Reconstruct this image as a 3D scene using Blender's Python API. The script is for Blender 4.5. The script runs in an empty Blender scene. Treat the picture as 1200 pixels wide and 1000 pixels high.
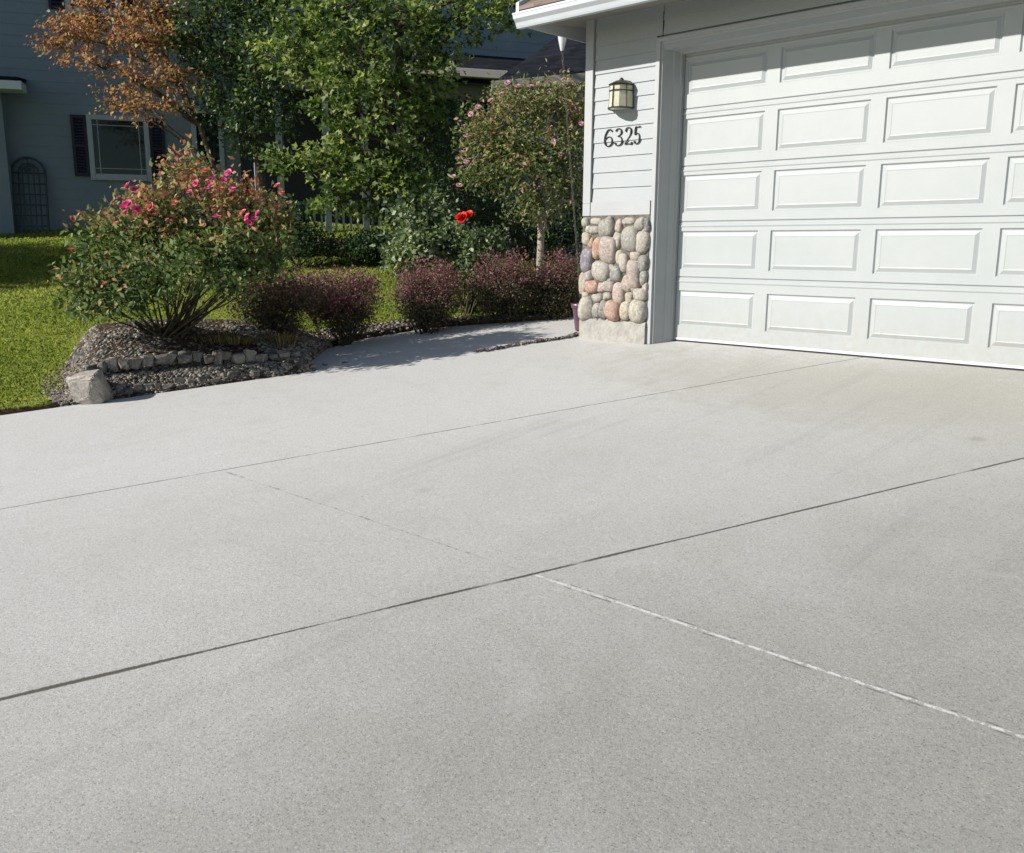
import bpy, math, random
import numpy as np
from mathutils import Vector
R = math.radians
rng = np.random.default_rng(7)
random.seed(7)
sc = bpy.context.scene
COL = sc.collection

# ------------------------------------------------------------------ camera
CAM = np.array([4.4599, -6.8601, 0.6686])
c_r = np.array([0.72687974, 0.68674189, 0.00560596])
c_u = np.array([-0.13724381, 0.13725739, 0.98098142])
c_w = np.array([-0.67291157, 0.7138249, -0.19402069])
F = 1059.5
cam = bpy.data.cameras.new('camera'); co = bpy.data.objects.new('camera', cam); COL.objects.link(co)
cam.sensor_fit = 'HORIZONTAL'; cam.sensor_width = 36; cam.lens = 36 * F / 1200
cam.clip_start = 0.05; cam.clip_end = 1000
from mathutils import Matrix
co.matrix_world = Matrix(((c_r[0], c_u[0], -c_w[0], CAM[0]), (c_r[1], c_u[1], -c_w[1], CAM[1]),
                          (c_r[2], c_u[2], -c_w[2], CAM[2]), (0, 0, 0, 1)))
sc.camera = co
# ------------------------------------------------------------------ light
SUN_AZ = 30.0      # the sun stands to the left of the garage front's outward normal
SUN_EL = 28.0
sdir = Vector((-math.sin(R(SUN_AZ)) * math.cos(R(SUN_EL)), -math.cos(R(SUN_AZ)) * math.cos(R(SUN_EL)), math.sin(R(SUN_EL))))
w = bpy.data.worlds.new('World'); sc.world = w; w.use_nodes = True
nt = w.node_tree; nt.nodes.clear()
sky = nt.nodes.new('ShaderNodeTexSky'); sky.sky_type = 'NISHITA'; sky.sun_disc = False
sky.sun_elevation = R(SUN_EL); sky.sun_rotation = math.atan2(sdir.x, sdir.y)
sky.altitude = 800; sky.air_density = 1.0; sky.dust_density = 1.0; sky.ozone_density = 1.0
bg = nt.nodes.new('ShaderNodeBackground'); bg.inputs[1].default_value = 0.075
out = nt.nodes.new('ShaderNodeOutputWorld')
nt.links.new(sky.outputs[0], bg.inputs[0]); nt.links.new(bg.outputs[0], out.inputs[0])
sl = bpy.data.lights.new('sun', 'SUN'); sl.energy = 5.0; sl.angle = R(0.53); sl.color = (1.0, 0.955, 0.89)
so = bpy.data.objects.new('sun', sl); COL.objects.link(so)
so.rotation_euler = sdir.to_track_quat('Z', 'Y').to_euler()
sc.view_settings.view_transform = 'Standard'; sc.view_settings.look = 'None'
sc.view_settings.exposure = 0.5; sc.view_settings.gamma = 1.0
sc.cycles.max_bounces = 8; sc.cycles.transparent_max_bounces = 8

# ------------------------------------------------------------------ helpers: sight lines of the survey
def ray(px, py):
    return c_w + c_r * (px - 600) / F + c_u * (500 - py) / F
def at(px, py, d):                      # a point d metres ahead of the camera
    return CAM + d * ray(px, py)
def on_y(px, py, Y):                    # a point on the vertical plane y = Y
    dd = ray(px, py); return CAM + dd * ((Y - CAM[1]) / dd[1])
# ------------------------------------------------------------------ helpers: objects
def tag(o, label=None, cat=None, group=None, kind=None):
    if label: o['label'] = label
    if cat: o['category'] = cat
    if group: o['group'] = group
    if kind: o['kind'] = kind
    return o
def empty(name, loc=(0, 0, 0)):
    o = bpy.data.objects.new(name, None); COL.objects.link(o); o.location = loc; o.empty_display_size = 0.1
    return o
def link(name, me, mats, parent=None):
    o = bpy.data.objects.new(name, me); COL.objects.link(o)
    for m in (mats if isinstance(mats, (list, tuple)) else [mats]): me.materials.append(m)
    if parent is not None:
        o.parent = parent
        o.matrix_parent_inverse = Matrix.Translation(world_loc(parent)).inverted()
    return o
def world_loc(o):          # children of meshes sit in world coordinates already
    return Vector(o.location) if o.type == 'EMPTY' else Vector((0, 0, 0))
class MB:
    """collects polygons; build() links them as one mesh object (coordinates are world coordinates)"""
    def __init__(s): s.v = []; s.f = []; s.m = []; s.val = []
    def poly(s, pts, mi=0, val=0.0):
        n = len(s.v); s.v += [tuple(float(c) for c in p) for p in pts]; s.f.append(tuple(range(n, n + len(pts)))); s.m.append(mi); s.val.append(val)
    def faces(s, vs, fs, mi=0, val=0.0):
        n = len(s.v); s.v += [tuple(float(c) for c in p) for p in vs]
        for f in fs: s.f.append(tuple(n + i for i in f)); s.m.append(mi); s.val.append(val)
    def box(s, a, b, mi=0, val=0.0):
        x0, y0, z0 = [min(a[i], b[i]) for i in range(3)]; x1, y1, z1 = [max(a[i], b[i]) for i in range(3)]
        s.faces([(x0, y0, z0), (x1, y0, z0), (x1, y1, z0), (x0, y1, z0), (x0, y0, z1), (x1, y0, z1), (x1, y1, z1), (x0, y1, z1)],
                [(0, 3, 2, 1), (4, 5, 6, 7), (0, 1, 5, 4), (1, 2, 6, 5), (2, 3, 7, 6), (3, 0, 4, 7)], mi, val)
    def obox(s, o, ex, ey, ez, mi=0, val=0.0):     # box from corner o along three vectors
        o, ex, ey, ez = [np.array(q, float) for q in (o, ex, ey, ez)]
        vs = [o, o + ex, o + ex + ey, o + ey, o + ez, o + ex + ez, o + ex + ey + ez, o + ey + ez]
        s.faces(vs, [(0, 3, 2, 1), (4, 5, 6, 7), (0, 1, 5, 4), (1, 2, 6, 5), (2, 3, 7, 6), (3, 0, 4, 7)], mi, val)
    def tube(s, pts, rad, n=8, mi=0, cap=True, val=0.0):
        pts = [np.array(p, float) for p in pts]
        if not hasattr(rad, '__len__'): rad = [rad] * len(pts)
        rings = []
        up = np.array([0.13, 0.21, 1.0])
        for i, p in enumerate(pts):
            t = pts[min(i + 1, len(pts) - 1)] - pts[max(i - 1, 0)]
            t = t / (np.linalg.norm(t) + 1e-9)
            a = np.cross(t, up)
            if np.linalg.norm(a) < 0.15: a = np.cross(t, (1, 0, 0))
            a /= np.linalg.norm(a); b = np.cross(t, a)
            rings.append([p + rad[i] * (math.cos(2 * math.pi * k / n) * a + math.sin(2 * math.pi * k / n) * b) for k in range(n)])
        vs = [q for r_ in rings for q in r_]; fs = []
        for i in range(len(pts) - 1):
            for k in range(n):
                fs.append((i * n + k, i * n + (k + 1) % n, (i + 1) * n + (k + 1) % n, (i + 1) * n + k))
        if cap:
            fs.append(tuple(range(n))[::-1]); fs.append(tuple((len(pts) - 1) * n + k for k in range(n)))
        s.faces(vs, fs, mi, val)
    def lathe(s, c, prof, n=20, mi=0, val=0.0):
        vs = []; fs = []
        for r_, z in prof:
            for k in range(n): vs.append((c[0] + r_ * math.cos(2 * math.pi * k / n), c[1] + r_ * math.sin(2 * math.pi * k / n), c[2] + z))
        for i in range(len(prof) - 1):
            for k in range(n): fs.append((i * n + k, i * n + (k + 1) % n, (i + 1) * n + (k + 1) % n, (i + 1) * n + k))
        s.faces(vs, fs, mi, val)
    def build(s, name, mats, parent=None, smooth=False, bevel=0.0):
        me = bpy.data.meshes.new(name); me.from_pydata(s.v, [], s.f); me.update()
        me.polygons.foreach_set('material_index', s.m)
        if any(s.val):
            at_ = me.attributes.new('var', 'FLOAT', 'FACE'); at_.data.foreach_set('value', np.array(s.val, dtype=np.float32))
        if smooth: me.polygons.foreach_set('use_smooth', [True] * len(me.polygons))
        o = link(name, me, mats, parent)
        if bevel:
            b = o.modifiers.new('bevel', 'BEVEL'); b.width = bevel; b.segments = 2; b.limit_method = 'ANGLE'; b.angle_limit = R(35)
        return o
def fast_mesh(name, V, Fc, mats, parent=None, var=None, smooth=False, mi=None):
    """V (n,3), Fc (m,k) arrays"""
    me = bpy.data.meshes.new(name); m, k = Fc.shape
    me.vertices.add(len(V)); me.vertices.foreach_set('co', V.astype(np.float32).ravel())
    me.loops.add(m * k); me.loops.foreach_set('vertex_index', Fc.astype(np.int32).ravel())
    me.polygons.add(m); me.polygons.foreach_set('loop_start', np.arange(0, m * k, k, dtype=np.int32))
    me.polygons.foreach_set('loop_total', np.full(m, k, dtype=np.int32))
    if smooth: me.polygons.foreach_set('use_smooth', np.ones(m, dtype=bool))
    if mi is not None: me.polygons.foreach_set('material_index', mi.astype(np.int32))
    me.update(calc_edges=True)
    if var is not None:
        a = me.attributes.new('var', 'FLOAT', 'FACE'); a.data.foreach_set('value', var.astype(np.float32))
    return link(name, me, mats, parent)

# ------------------------------------------------------------------ helpers: materials
def s2l(h):
    h = h.lstrip('#'); c = [int(h[i:i + 2], 16) / 255 for i in (0, 2, 4)]
    return tuple(x / 12.92 if x <= .04045 else ((x + .055) / 1.055) ** 2.4 for x in c) + (1,)
def newmat(name):
    m = bpy.data.materials.new(name); m.use_nodes = True
    n = m.node_tree.nodes; b = n['Principled BSDF']
    return m, m.node_tree, b
def N(nt, typ, **kw):
    n = nt.nodes.new(typ)
    for k, v in kw.items():
        if k.startswith('i_'): n.inputs[int(k[2:])].default_value = v
        else: setattr(n, k, v)
    return n
def ramp(nt, fac, stops, interp='LINEAR'):
    r = nt.nodes.new('ShaderNodeValToRGB'); r.color_ramp.interpolation = interp
    e = r.color_ramp.elements
    while len(e) < len(stops): e.new(0.5)
    for i, (p, c) in enumerate(stops):
        e[i].position = p; e[i].color = c if len(c) == 4 else tuple(c) + (1,)
    nt.links.new(fac, r.inputs[0]); return r.outputs[0]
def noise(nt, scale, detail=4, rough=.55, vec=None, dist=0.0):
    n = nt.nodes.new('ShaderNodeTexNoise'); n.inputs['Scale'].default_value = scale; n.inputs['Detail'].default_value = detail
    n.inputs['Roughness'].default_value = rough; n.inputs['Distortion'].default_value = dist
    if vec is None:
        tc = nt.nodes.new('ShaderNodeTexCoord'); vec = tc.outputs['Object']
    nt.links.new(vec, n.inputs['Vector']); return n.outputs['Fac']
def mixc(nt, fac, a, b, typ='MIX'):
    m = nt.nodes.new('ShaderNodeMix'); m.data_type = 'RGBA'; m.blend_type = typ
    for s, v in ((0, fac), (6, a), (7, b)):
        if isinstance(v, (int, float)): m.inputs[s].default_value = v
        elif isinstance(v, tuple): m.inputs[s].default_value = v
        else: nt.links.new(v, m.inputs[s])
    return m.outputs[2]
def mth(nt, op, a, b=None, c=None, clamp=False):
    m = nt.nodes.new('ShaderNodeMath'); m.operation = op; m.use_clamp = clamp
    for i, v in enumerate((a, b, c)):
        if v is None: continue
        if isinstance(v, (int, float)): m.inputs[i].default_value = v
        else: nt.links.new(v, m.inputs[i])
    return m.outputs[0]
def maprange(nt, v, a, b, c=0., d=1., smooth=True):
    m = nt.nodes.new('ShaderNodeMapRange'); m.interpolation_type = 'SMOOTHSTEP' if smooth else 'LINEAR'
    nt.links.new(v, m.inputs[0])
    for i, x in enumerate((a, b, c, d)): m.inputs[1 + i].default_value = x
    return m.outputs[0]
def bump(nt, b, h, strength=.3, dist=.01):
    bn = nt.nodes.new('ShaderNodeBump'); bn.inputs['Strength'].default_value = strength; bn.inputs['Distance'].default_value = dist
    nt.links.new(h, bn.inputs['Height']); nt.links.new(bn.outputs[0], b.inputs['Normal'])
def flat(name, c, rough=.6, spec=.4, metal=0., var=.12, scale=6., bmp=0.0, bscale=120.):
    m, t, b = newmat(name)
    f = noise(t, scale, 5)
    lo = tuple(x * (1 - var) for x in c[:3]) + (1,); hi = tuple(min(1, x * (1 + var)) for x in c[:3]) + (1,)
    t.links.new(ramp(t, f, [(.3, lo), (.7, hi)]), b.inputs['Base Color'])
    b.inputs['Roughness'].default_value = rough; b.inputs['Specular IOR Level'].default_value = spec; b.inputs['Metallic'].default_value = metal
    if bmp: bump(t, b, noise(t, bscale, 3), bmp, .002)
    return m
def leafmat(name, stops, rough=.45, trans=.3, tcol=None, spec=.5):
    m, t, b = newmat(name)
    a = N(t, 'ShaderNodeAttribute', attribute_name='var', attribute_type='GEOMETRY')
    col = ramp(t, a.outputs['Fac'], stops)
    t.links.new(col, b.inputs['Base Color']); b.inputs['Roughness'].default_value = rough; b.inputs['Specular IOR Level'].default_value = spec
    tr = t.nodes.new('ShaderNodeBsdfTranslucent')
    tc = mixc(t, 1.0, col, tcol if tcol else (1.25, 1.35, .6, 1), 'MULTIPLY'); t.links.new(tc, tr.inputs[0])
    mx = t.nodes.new('ShaderNodeMixShader'); mx.inputs[0].default_value = trans
    t.links.new(b.outputs[0], mx.inputs[1]); t.links.new(tr.outputs[0], mx.inputs[2])
    t.links.new(mx.outputs[0], t.nodes['Material Output'].inputs[0])
    return m

M = {}
M['white_paint'] = flat('white_paint', (.40, .43, .435), .45, .4, var=.04, scale=3, bmp=.05)
def doormat():
    m, t, b = newmat('door_paint')
    tc = t.nodes.new('ShaderNodeTexCoord'); mp = t.nodes.new('ShaderNodeMapping'); mp.inputs['Scale'].default_value = (3, 3, 55)
    t.links.new(tc.outputs['Object'], mp.inputs[0]); f = noise(t, 5, 6, .65, mp.outputs[0]); g = noise(t, 2.3, 5, .65); g2 = noise(t, 14, 5, .7)
    sp = t.nodes.new('ShaderNodeSeparateXYZ'); t.links.new(tc.outputs['Object'], sp.inputs[0])
    col = ramp(t, g, [(.3, (.330, .354, .358, 1)), (.7, (.356, .378, .381, 1))])
    low = mth(t, 'MULTIPLY', maprange(t, sp.outputs[2], .35, -.12, .04, .5), maprange(t, g2, .35, .7, .2, 1))
    col = mixc(t, low, col, (.30, .285, .25, 1))
    t.links.new(col, b.inputs['Base Color']); b.inputs['Roughness'].default_value = .45; b.inputs['Specular IOR Level'].default_value = .4
    bump(t, b, mth(t, 'ADD', mth(t, 'MULTIPLY', f, .3), mth(t, 'MULTIPLY', g, 1.2)), .22, .006)
    return m
M['door'] = doormat()
M['trim'] = flat('trim_paint', (.34, .35, .355), .5, .4, var=.05, scale=4, bmp=.08)
M['gutter'] = flat('gutter_aluminium', (.50, .53, .56), .35, .5, var=.05, scale=3)
M['soffit'] = flat('soffit_paint', (.27, .26, .235), .6, .3, var=.06, scale=4, bmp=.1)
M['rubber'] = flat('rubber', (.03, .03, .03), .8, .2)
M['bark'] = flat('bark', (.10, .075, .055), .9, .2, var=.45, scale=22, bmp=.9, bscale=60)
M['barkl'] = flat('pale_bark', (.30, .26, .21), .85, .2, var=.3, scale=26, bmp=.8, bscale=60)
M['cane'] = flat('cane', (.06, .048, .03), .8, .2, var=.4, scale=20)
M['bronze'] = flat('bronze', (.06, .05, .035), .4, .5, .5)
M['numeral'] = flat('numeral_metal', (.035, .033, .032), .6, .3)
M['chain'] = flat('chain_metal', (.10, .095, .085), .6, .3)
M['shutter'] = flat('shutter_paint', (.006, .0045, .018), .5, .4)
M['pot'] = flat('glazed_pot', (.115, .055, .075), .35, .5, var=.25, scale=10)
M['wframe'] = flat('vinyl_frame', (.34, .36, .40), .5, .4, var=.05)
M['trellis'] = flat('trellis_iron', (.045, .06, .072), .6, .4)
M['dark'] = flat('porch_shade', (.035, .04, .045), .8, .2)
def siding_mat(name, c):
    m, t, b = newmat(name)
    tc = t.nodes.new('ShaderNodeTexCoord'); mp = t.nodes.new('ShaderNodeMapping'); mp.inputs['Scale'].default_value = (4, 4, 60)
    t.links.new(tc.outputs['Object'], mp.inputs[0])
    f = noise(t, 6, 5, .6, mp.outputs[0]); g = noise(t, 1.3, 3)
    lo = tuple(x * .93 for x in c) + (1,); hi = tuple(x * 1.05 for x in c) + (1,)
    col = ramp(t, f, [(.3, lo), (.7, hi)])
    col = mixc(t, maprange(t, g, .45, .75, 0, .12), col, (.45, .42, .37, 1))
    t.links.new(col, b.inputs['Base Color']); b.inputs['Roughness'].default_value = .6; b.inputs['Specular IOR Level'].default_value = .3
    bump(t, b, f, .12, .003)
    return m
M['siding'] = siding_mat('lap_siding', (.325, .348, .362))
M['house'] = siding_mat('blue_grey_siding', (.165, .205, .24))
def glassmat():
    m, t, b = newmat('window_glass')
    b.inputs['Base Color'].default_value = (.008, .018, .014, 1); b.inputs['Roughness'].default_value = .04
    b.inputs['Specular IOR Level'].default_value = .35
    return m
M['glass'] = glassmat()
def lampglass():
    m, t, b = newmat('lamp_glass')
    f = noise(t, 40, 3)
    t.links.new(ramp(t, f, [(.3, (.62, .60, .42, 1)), (.7, (.78, .76, .58, 1))]), b.inputs['Base Color'])
    b.inputs['Roughness'].default_value = .25; b.inputs['Transmission Weight'].default_value = .25
    return m
M['lampglass'] = lampglass()
def shingle(name, a, bcol):
    m, t, b = newmat(name)
    tc = t.nodes.new('ShaderNodeTexCoord'); mp = t.nodes.new('ShaderNodeMapping'); mp.inputs['Scale'].default_value = (3, 3, 9)
    t.links.new(tc.outputs['Object'], mp.inputs[0])
    v = t.nodes.new('ShaderNodeTexVoronoi'); v.inputs['Scale'].default_value = 2.2; t.links.new(mp.outputs[0], v.inputs['Vector'])
    f = mth(t, 'ADD', mth(t, 'MULTIPLY', v.outputs['Color'], .6), mth(t, 'MULTIPLY', noise(t, 60, 3), .4))
    t.links.new(ramp(t, f, [(.25, a), (.75, bcol)]), b.inputs['Base Color']); b.inputs['Roughness'].default_value = .95; b.inputs['Specular IOR Level'].default_value = .1
    bump(t, b, f, .4, .01)
    return m
M['shingle_dark'] = shingle('dark_shingles', (.006, .007, .010, 1), (.018, .02, .028, 1))
M['shingle_brown'] = shingle('brown_shingles', (.12, .09, .075, 1), (.26, .20, .17, 1))
def stonemat(name, stops, rough=.75):
    m, t, b = newmat(name)
    a = N(t, 'ShaderNodeAttribute', attribute_name='var', attribute_type='GEOMETRY')
    c = ramp(t, a.outputs['Fac'], stops)
    f = noise(t, 45, 6, .65); g = noise(t, 9, 4)
    c = mixc(t, maprange(t, f, .35, .65), mixc(t, .5, c, (.05, .05, .05, 1)), c)
    vo = t.nodes.new('ShaderNodeTexVoronoi'); vo.inputs['Scale'].default_value = 110; tcc = t.nodes.new('ShaderNodeTexCoord'); t.links.new(tcc.outputs['Object'], vo.inputs['Vector'])
    c = mixc(t, maprange(t, vo.outputs['Distance'], .35, .15, 0, .35), c, (.10, .10, .10, 1))
    band = noise(t, 16, 3, .5, dist=2.5); c = mixc(t, maprange(t, band, .52, .66, 0, .4), c, (.50, .47, .42, 1))
    c = mixc(t, maprange(t, g, .45, .7, 0, .3), c, (.40, .36, .30, 1))
    t.links.new(c, b.inputs['Base Color']); b.inputs['Roughness'].default_value = rough
    bump(t, b, f, .5, .006)
    return m
ST = [(0, (.27, .26, .225, 1)), (.13, (.39, .36, .305, 1)), (.26, (.18, .18, .17, 1)), (.4, (.40, .315, .27, 1)), (.53, (.42, .37, .27, 1)),
      (.66, (.40, .235, .175, 1)), (.76, (.38, .22, .14, 1)), (.88, (.17, .155, .20, 1)), (1, (.11, .115, .12, 1))]
M['cobble'] = stonemat('river_cobble', ST)
M['gravel'] = stonemat('gravel_stone', [(0, (.028, .022, .016, 1)), (.45, (.075, .06, .045, 1)), (.7, (.14, .112, .082, 1)), (.88, (.25, .205, .155, 1)), (1, (.46, .40, .32, 1))])
M['edging'] = stonemat('edging_stone', [(0, (.065, .055, .045, 1)), (.5, (.17, .145, .118, 1)), (1, (.42, .385, .34, 1))])
M['mortar'] = flat('mortar', (.12, .11, .095), .9, .2, var=.35, scale=30, bmp=.8, bscale=90)
M['footing'] = flat('footing_concrete', (.31, .30, .275), .9, .2, var=.16, scale=14, bmp=.4, bscale=90)
M['soil'] = flat('bark_mulch', (.055, .038, .026), .95, .1, var=.6, scale=25, bmp=1.0, bscale=45)

def lawnmat():
    m, t, b = newmat('lawn')
    f = noise(t, 70, 5, .7); g = noise(t, 1.1, 4)
    c = ramp(t, f, [(.3, (.05, .085, .010, 1)), (.55, (.14, .20, .022, 1)), (.75, (.27, .32, .05, 1))])
    c = mixc(t, maprange(t, g, .4, .7, 0, .5), c, (.19, .26, .03, 1))
    t.links.new(c, b.inputs['Base Color']); b.inputs['Roughness'].default_value = .8; b.inputs['Specular IOR Level'].default_value = .15
    bump(t, b, f, 1.0, .03)
    return m
M['lawn'] = lawnmat()
M['blade'] = leafmat('grass_blade', [(0, (.14, .20, .04, 1)), (.4, (.26, .335, .07, 1)), (.8, (.38, .43, .11, 1)), (1, (.52, .47, .24, 1))], .55, .4, (1.15, 1.15, .6, 1), .2)

def line_nd(a, b):
    a = np.array(a[:2]); b = np.array(b[:2]); d = (b - a) / np.linalg.norm(b - a); n = np.array([-d[1], d[0]])
    return n, float(n @ a)
L1 = line_nd((-.571, -5.394), (1.05, -1.512)); L2 = line_nd((1.474, -6.049), (3.316, -1.964))
def concretemat():
    m, t, b = newmat('broom_concrete')
    tc = t.nodes.new('ShaderNodeTexCoord'); P = tc.outputs['Object']
    sp = t.nodes.new('ShaderNodeSeparateXYZ'); t.links.new(P, sp.inputs[0]); X, Yc = sp.outputs[0], sp.outputs[1]
    def sd(L):
        n, c = L
        return mth(t, 'SUBTRACT', mth(t, 'ADD', mth(t, 'MULTIPLY', X, float(n[0])), mth(t, 'MULTIPLY', Yc, float(n[1]))), c)
    wob = mth(t, 'MULTIPLY', mth(t, 'SUBTRACT', noise(t, 2.2, 2), .5), .012)
    wob2 = mth(t, 'MULTIPLY', mth(t, 'SUBTRACT', noise(t, 60, 3), .5), .008)
    jit = mth(t, 'ADD', wob, wob2)
    d1 = sd(L1); d2 = sd(L2)
    a1 = mth(t, 'ABSOLUTE', mth(t, 'ADD', d1, jit)); a2 = mth(t, 'ABSOLUTE', mth(t, 'ADD', d2, jit))
    # base: fine salt and pepper aggregate plus soft blotches
    f1 = noise(t, 210, 3, .6); f2 = noise(t, 85, 4, .7); big = noise(t, .55, 5, .6, dist=.6); mid = noise(t, 3.2, 6, .65)
    grain = mth(t, 'ADD', mth(t, 'MULTIPLY', f1, .55), mth(t, 'MULTIPLY', f2, .45))
    base = ramp(t, grain, [(.30, (.21, .205, .193, 1)), (.43, (.435, .428, .41, 1)), (.55, (.515, .508, .49, 1)), (.70, (.67, .662, .64, 1))])
    va = t.nodes.new('ShaderNodeTexVoronoi'); va.inputs['Scale'].default_value = 130; t.links.new(P, va.inputs['Vector'])
    sa = t.nodes.new('ShaderNodeSeparateColor'); t.links.new(va.outputs['Color'], sa.inputs[0])
    inside = maprange(t, va.outputs['Distance'], .42, .22, 0, 1)
    base = mixc(t, mth(t, 'MULTIPLY', maprange(t, sa.outputs[0], .80, .86, 0, .6), inside), base, (.74, .735, .71, 1))
    base = mixc(t, mth(t, 'MULTIPLY', maprange(t, sa.outputs[1], .80, .86, 0, .6), inside), base, (.17, .165, .16, 1))
    # darkening to the right: falloff of light and sheen painted in, mixed with dirt
    dirt_dimming = mth(t, 'ADD', maprange(t, d2, .9, -1.6, 0, .55), maprange(t, d1, .5, -1.2, 0, .30))
    dirt_dimming = mth(t, 'MULTIPLY', dirt_dimming, mth(t, 'ADD', .1, mth(t, 'MULTIPLY', mth(t, 'ADD', big, mth(t, 'MULTIPLY', mid, .35)), 1.45)), clamp=True)
    col = mixc(t, dirt_dimming, base, mixc(t, 1.0, base, (.56, .56, .53, 1), 'MULTIPLY'))
    col = mixc(t, maprange(t, mid, .5, .8, 0, .22), col, mixc(t, 1.0, base, (.72, .70, .60, 1), 'MULTIPLY'))
    # olive tinted damp mark in front of the door
    dx = mth(t, 'DIVIDE', mth(t, 'SUBTRACT', X, 2.2), 2.4); dy = mth(t, 'DIVIDE', mth(t, 'ADD', Yc, .9), 1.0)
    rr = mth(t, 'ADD', mth(t, 'MULTIPLY', dx, dx), mth(t, 'MULTIPLY', dy, dy))
    rr = mth(t, 'ADD', rr, mth(t, 'MULTIPLY', mth(t, 'SUBTRACT', mid, .5), 2.6)); rr = mth(t, 'ADD', rr, mth(t, 'MULTIPLY', mth(t, 'SUBTRACT', noise(t, 12, 5, .7), .5), 1.6))
    col = mixc(t, maprange(t, rr, 1.5, .1, 0, .5), col, mixc(t, 1.0, base, (.68, .67, .57, 1), 'MULTIPLY'))
    # faint tyre tracks running to the door, hairline crack, small oil drips
    st_ = t.nodes.new('ShaderNodeMapping'); st_.inputs['Scale'].default_value = (5.5, .35, 1); st_.inputs['Rotation'].default_value = (0, 0, R(-3)); t.links.new(P, st_.inputs[0])
    trk = noise(t, 1.0, 5, .65, st_.outputs[0]); col = mixc(t, maprange(t, trk, .54, .72, 0, .16), col, (.16, .155, .145, 1))
    bl_ = noise(t, 1.6, 6, .7, dist=1.2); col = mixc(t, maprange(t, bl_, .50, .70, 0, .07), col, (.22, .215, .19, 1)); col = mixc(t, maprange(t, bl_, .46, .30, 0, .08), col, (.62, .62, .61, 1))
    vo2 = t.nodes.new('ShaderNodeTexVoronoi'); vo2.inputs['Scale'].default_value = .9; t.links.new(P, vo2.inputs['Vector'])
    col = mixc(t, maprange(t, mth(t, 'ADD', vo2.outputs['Distance'], mth(t, 'MULTIPLY', mid, .06)), .085, .055, 0, .22), col, (.12, .115, .10, 1))
    # dark specks
    vo = t.nodes.new('ShaderNodeTexVoronoi'); vo.inputs['Scale'].default_value = 5.5; t.links.new(P, vo.inputs['Vector'])
    col = mixc(t, maprange(t, vo.outputs['Distance'], .035, .02, 0, .5), col, (.10, .09, .07, 1))
    # tooled joints filled with dirt
    gap = maprange(t, noise(t, 3.5, 3), .36, .46, .35, 1)
    w1 = maprange(t, a1, .009, .002, 0, 1); w2 = maprange(t, mth(t, 'MULTIPLY', a2, mth(t, 'ADD', -.2, mth(t, 'MULTIPLY', noise(t, 1.1, 2), 2.6))), .010, .003, 0, 1)
    j = mth(t, 'MAXIMUM', mth(t, 'MULTIPLY', w1, .75), w2)
    j = mth(t, 'MULTIPLY', j, gap)
    col = mixc(t, j, col, (.08, .073, .06, 1))
    # faint lip beside the joints
    # cross joint: y = c, light filler right of the second joint, broken and faint between the joints
    ay = mth(t, 'ABSOLUTE', mth(t, 'ADD', mth(t, 'ADD', Yc, 4.372), jit))
    wy = maprange(t, ay, .0085, .0035, 0, 1)
    right = maprange(t, d2, .0, -.02, 0, 1)
    crumble = maprange(t, noise(t, 34, 5, .8), .44, .52, 0, 1)
    col = mixc(t, mth(t, 'MULTIPLY', mth(t, 'MULTIPLY', wy, right), mth(t, 'ADD', .08, mth(t, 'MULTIPLY', crumble, .72))), col, (.62, .61, .585, 1))
    edge = mth(t, 'MULTIPLY', maprange(t, mth(t, 'ABSOLUTE', mth(t, 'SUBTRACT', ay, .014)), .006, .001, 0, 1), maprange(t, noise(t, 22, 3), .5, .6, 0, .8))
    col = mixc(t, mth(t, 'MULTIPLY', edge, right), col, (.14, .13, .12, 1))
    betw = mth(t, 'MULTIPLY', maprange(t, d2, 0, .02, 0, 1), maprange(t, d1, 0, -.03, 0, 1))
    spots = maprange(t, noise(t, 13, 5, .8), .50, .60, .06, .8)
    col = mixc(t, mth(t, 'MULTIPLY', mth(t, 'MULTIPLY', wy, betw), spots), col, (.16, .15, .14, 1))
    t.links.new(col, b.inputs['Base Color'])
    t.links.new(maprange(t, f2, .3, .7, .62, .85), b.inputs['Roughness']); b.inputs['Specular IOR Level'].default_value = .35
    h = mth(t, 'SUBTRACT', mth(t, 'MULTIPLY', grain, .25), mth(t, 'MULTIPLY', mth(t, 'MAXIMUM', j, mth(t, 'MULTIPLY', wy, mth(t, 'MULTIPLY', betw, .06))), 1.0))
    bump(t, b, h, .55, .012)
    return m
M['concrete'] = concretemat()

# ------------------------------------------------------------------ terrain
def Pz(y): return -0.139 + 0.1 * np.clip(y, -14, 3)
PY = [-14, -2.41, -2.2, -1.7, -1.2, -.44, .1, .49, .9, 2.0, 3.0]
PX = [-2.99 + .424 * (-14 + 4.62), -2.05, -2.45, -2.9, -3.0, -2.85, -2.35, -1.97, -1.75, -1.5, -1.4]
def xL(y): return np.interp(y, PY, PX)                       # left edge of the concrete
def xS(y): return np.interp(y, [-14, -2.41, -1, .5, 3], [PX[0], -2.05, -2.25, -1.95, -1.4])
def sstep(a, b, x):
    t = np.clip((x - a) / (b - a), 0, 1); return t * t * (3 - 2 * t)
E0 = np.array([-2.99, -4.62]); ev = np.array([.3906, .9206]); nv = np.array([-.9206, .3906])   # along / away from the driveway edge
def sq(x, y): return (x - E0[0]) * ev[0] + (y - E0[1]) * ev[1], (x - E0[0]) * nv[0] + (y - E0[1]) * nv[1]
def mound(x, y):
    s, q = sq(x, y)
    ws = sstep(.40, .72, s) * (1 - .58 * sstep(.9, 2.5, s)) * (1 - sstep(2.3, 2.8, s))
    wq = sstep(.0, .22, q) * .42 + sstep(.24, .34, q) * .28 + sstep(.34, .7, q) * .30
    wq = wq * (1 - sstep(1.1, 2.3, q)) * sstep(0, .14, xL(y) - x)
    return .29 * ws * wq
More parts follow.
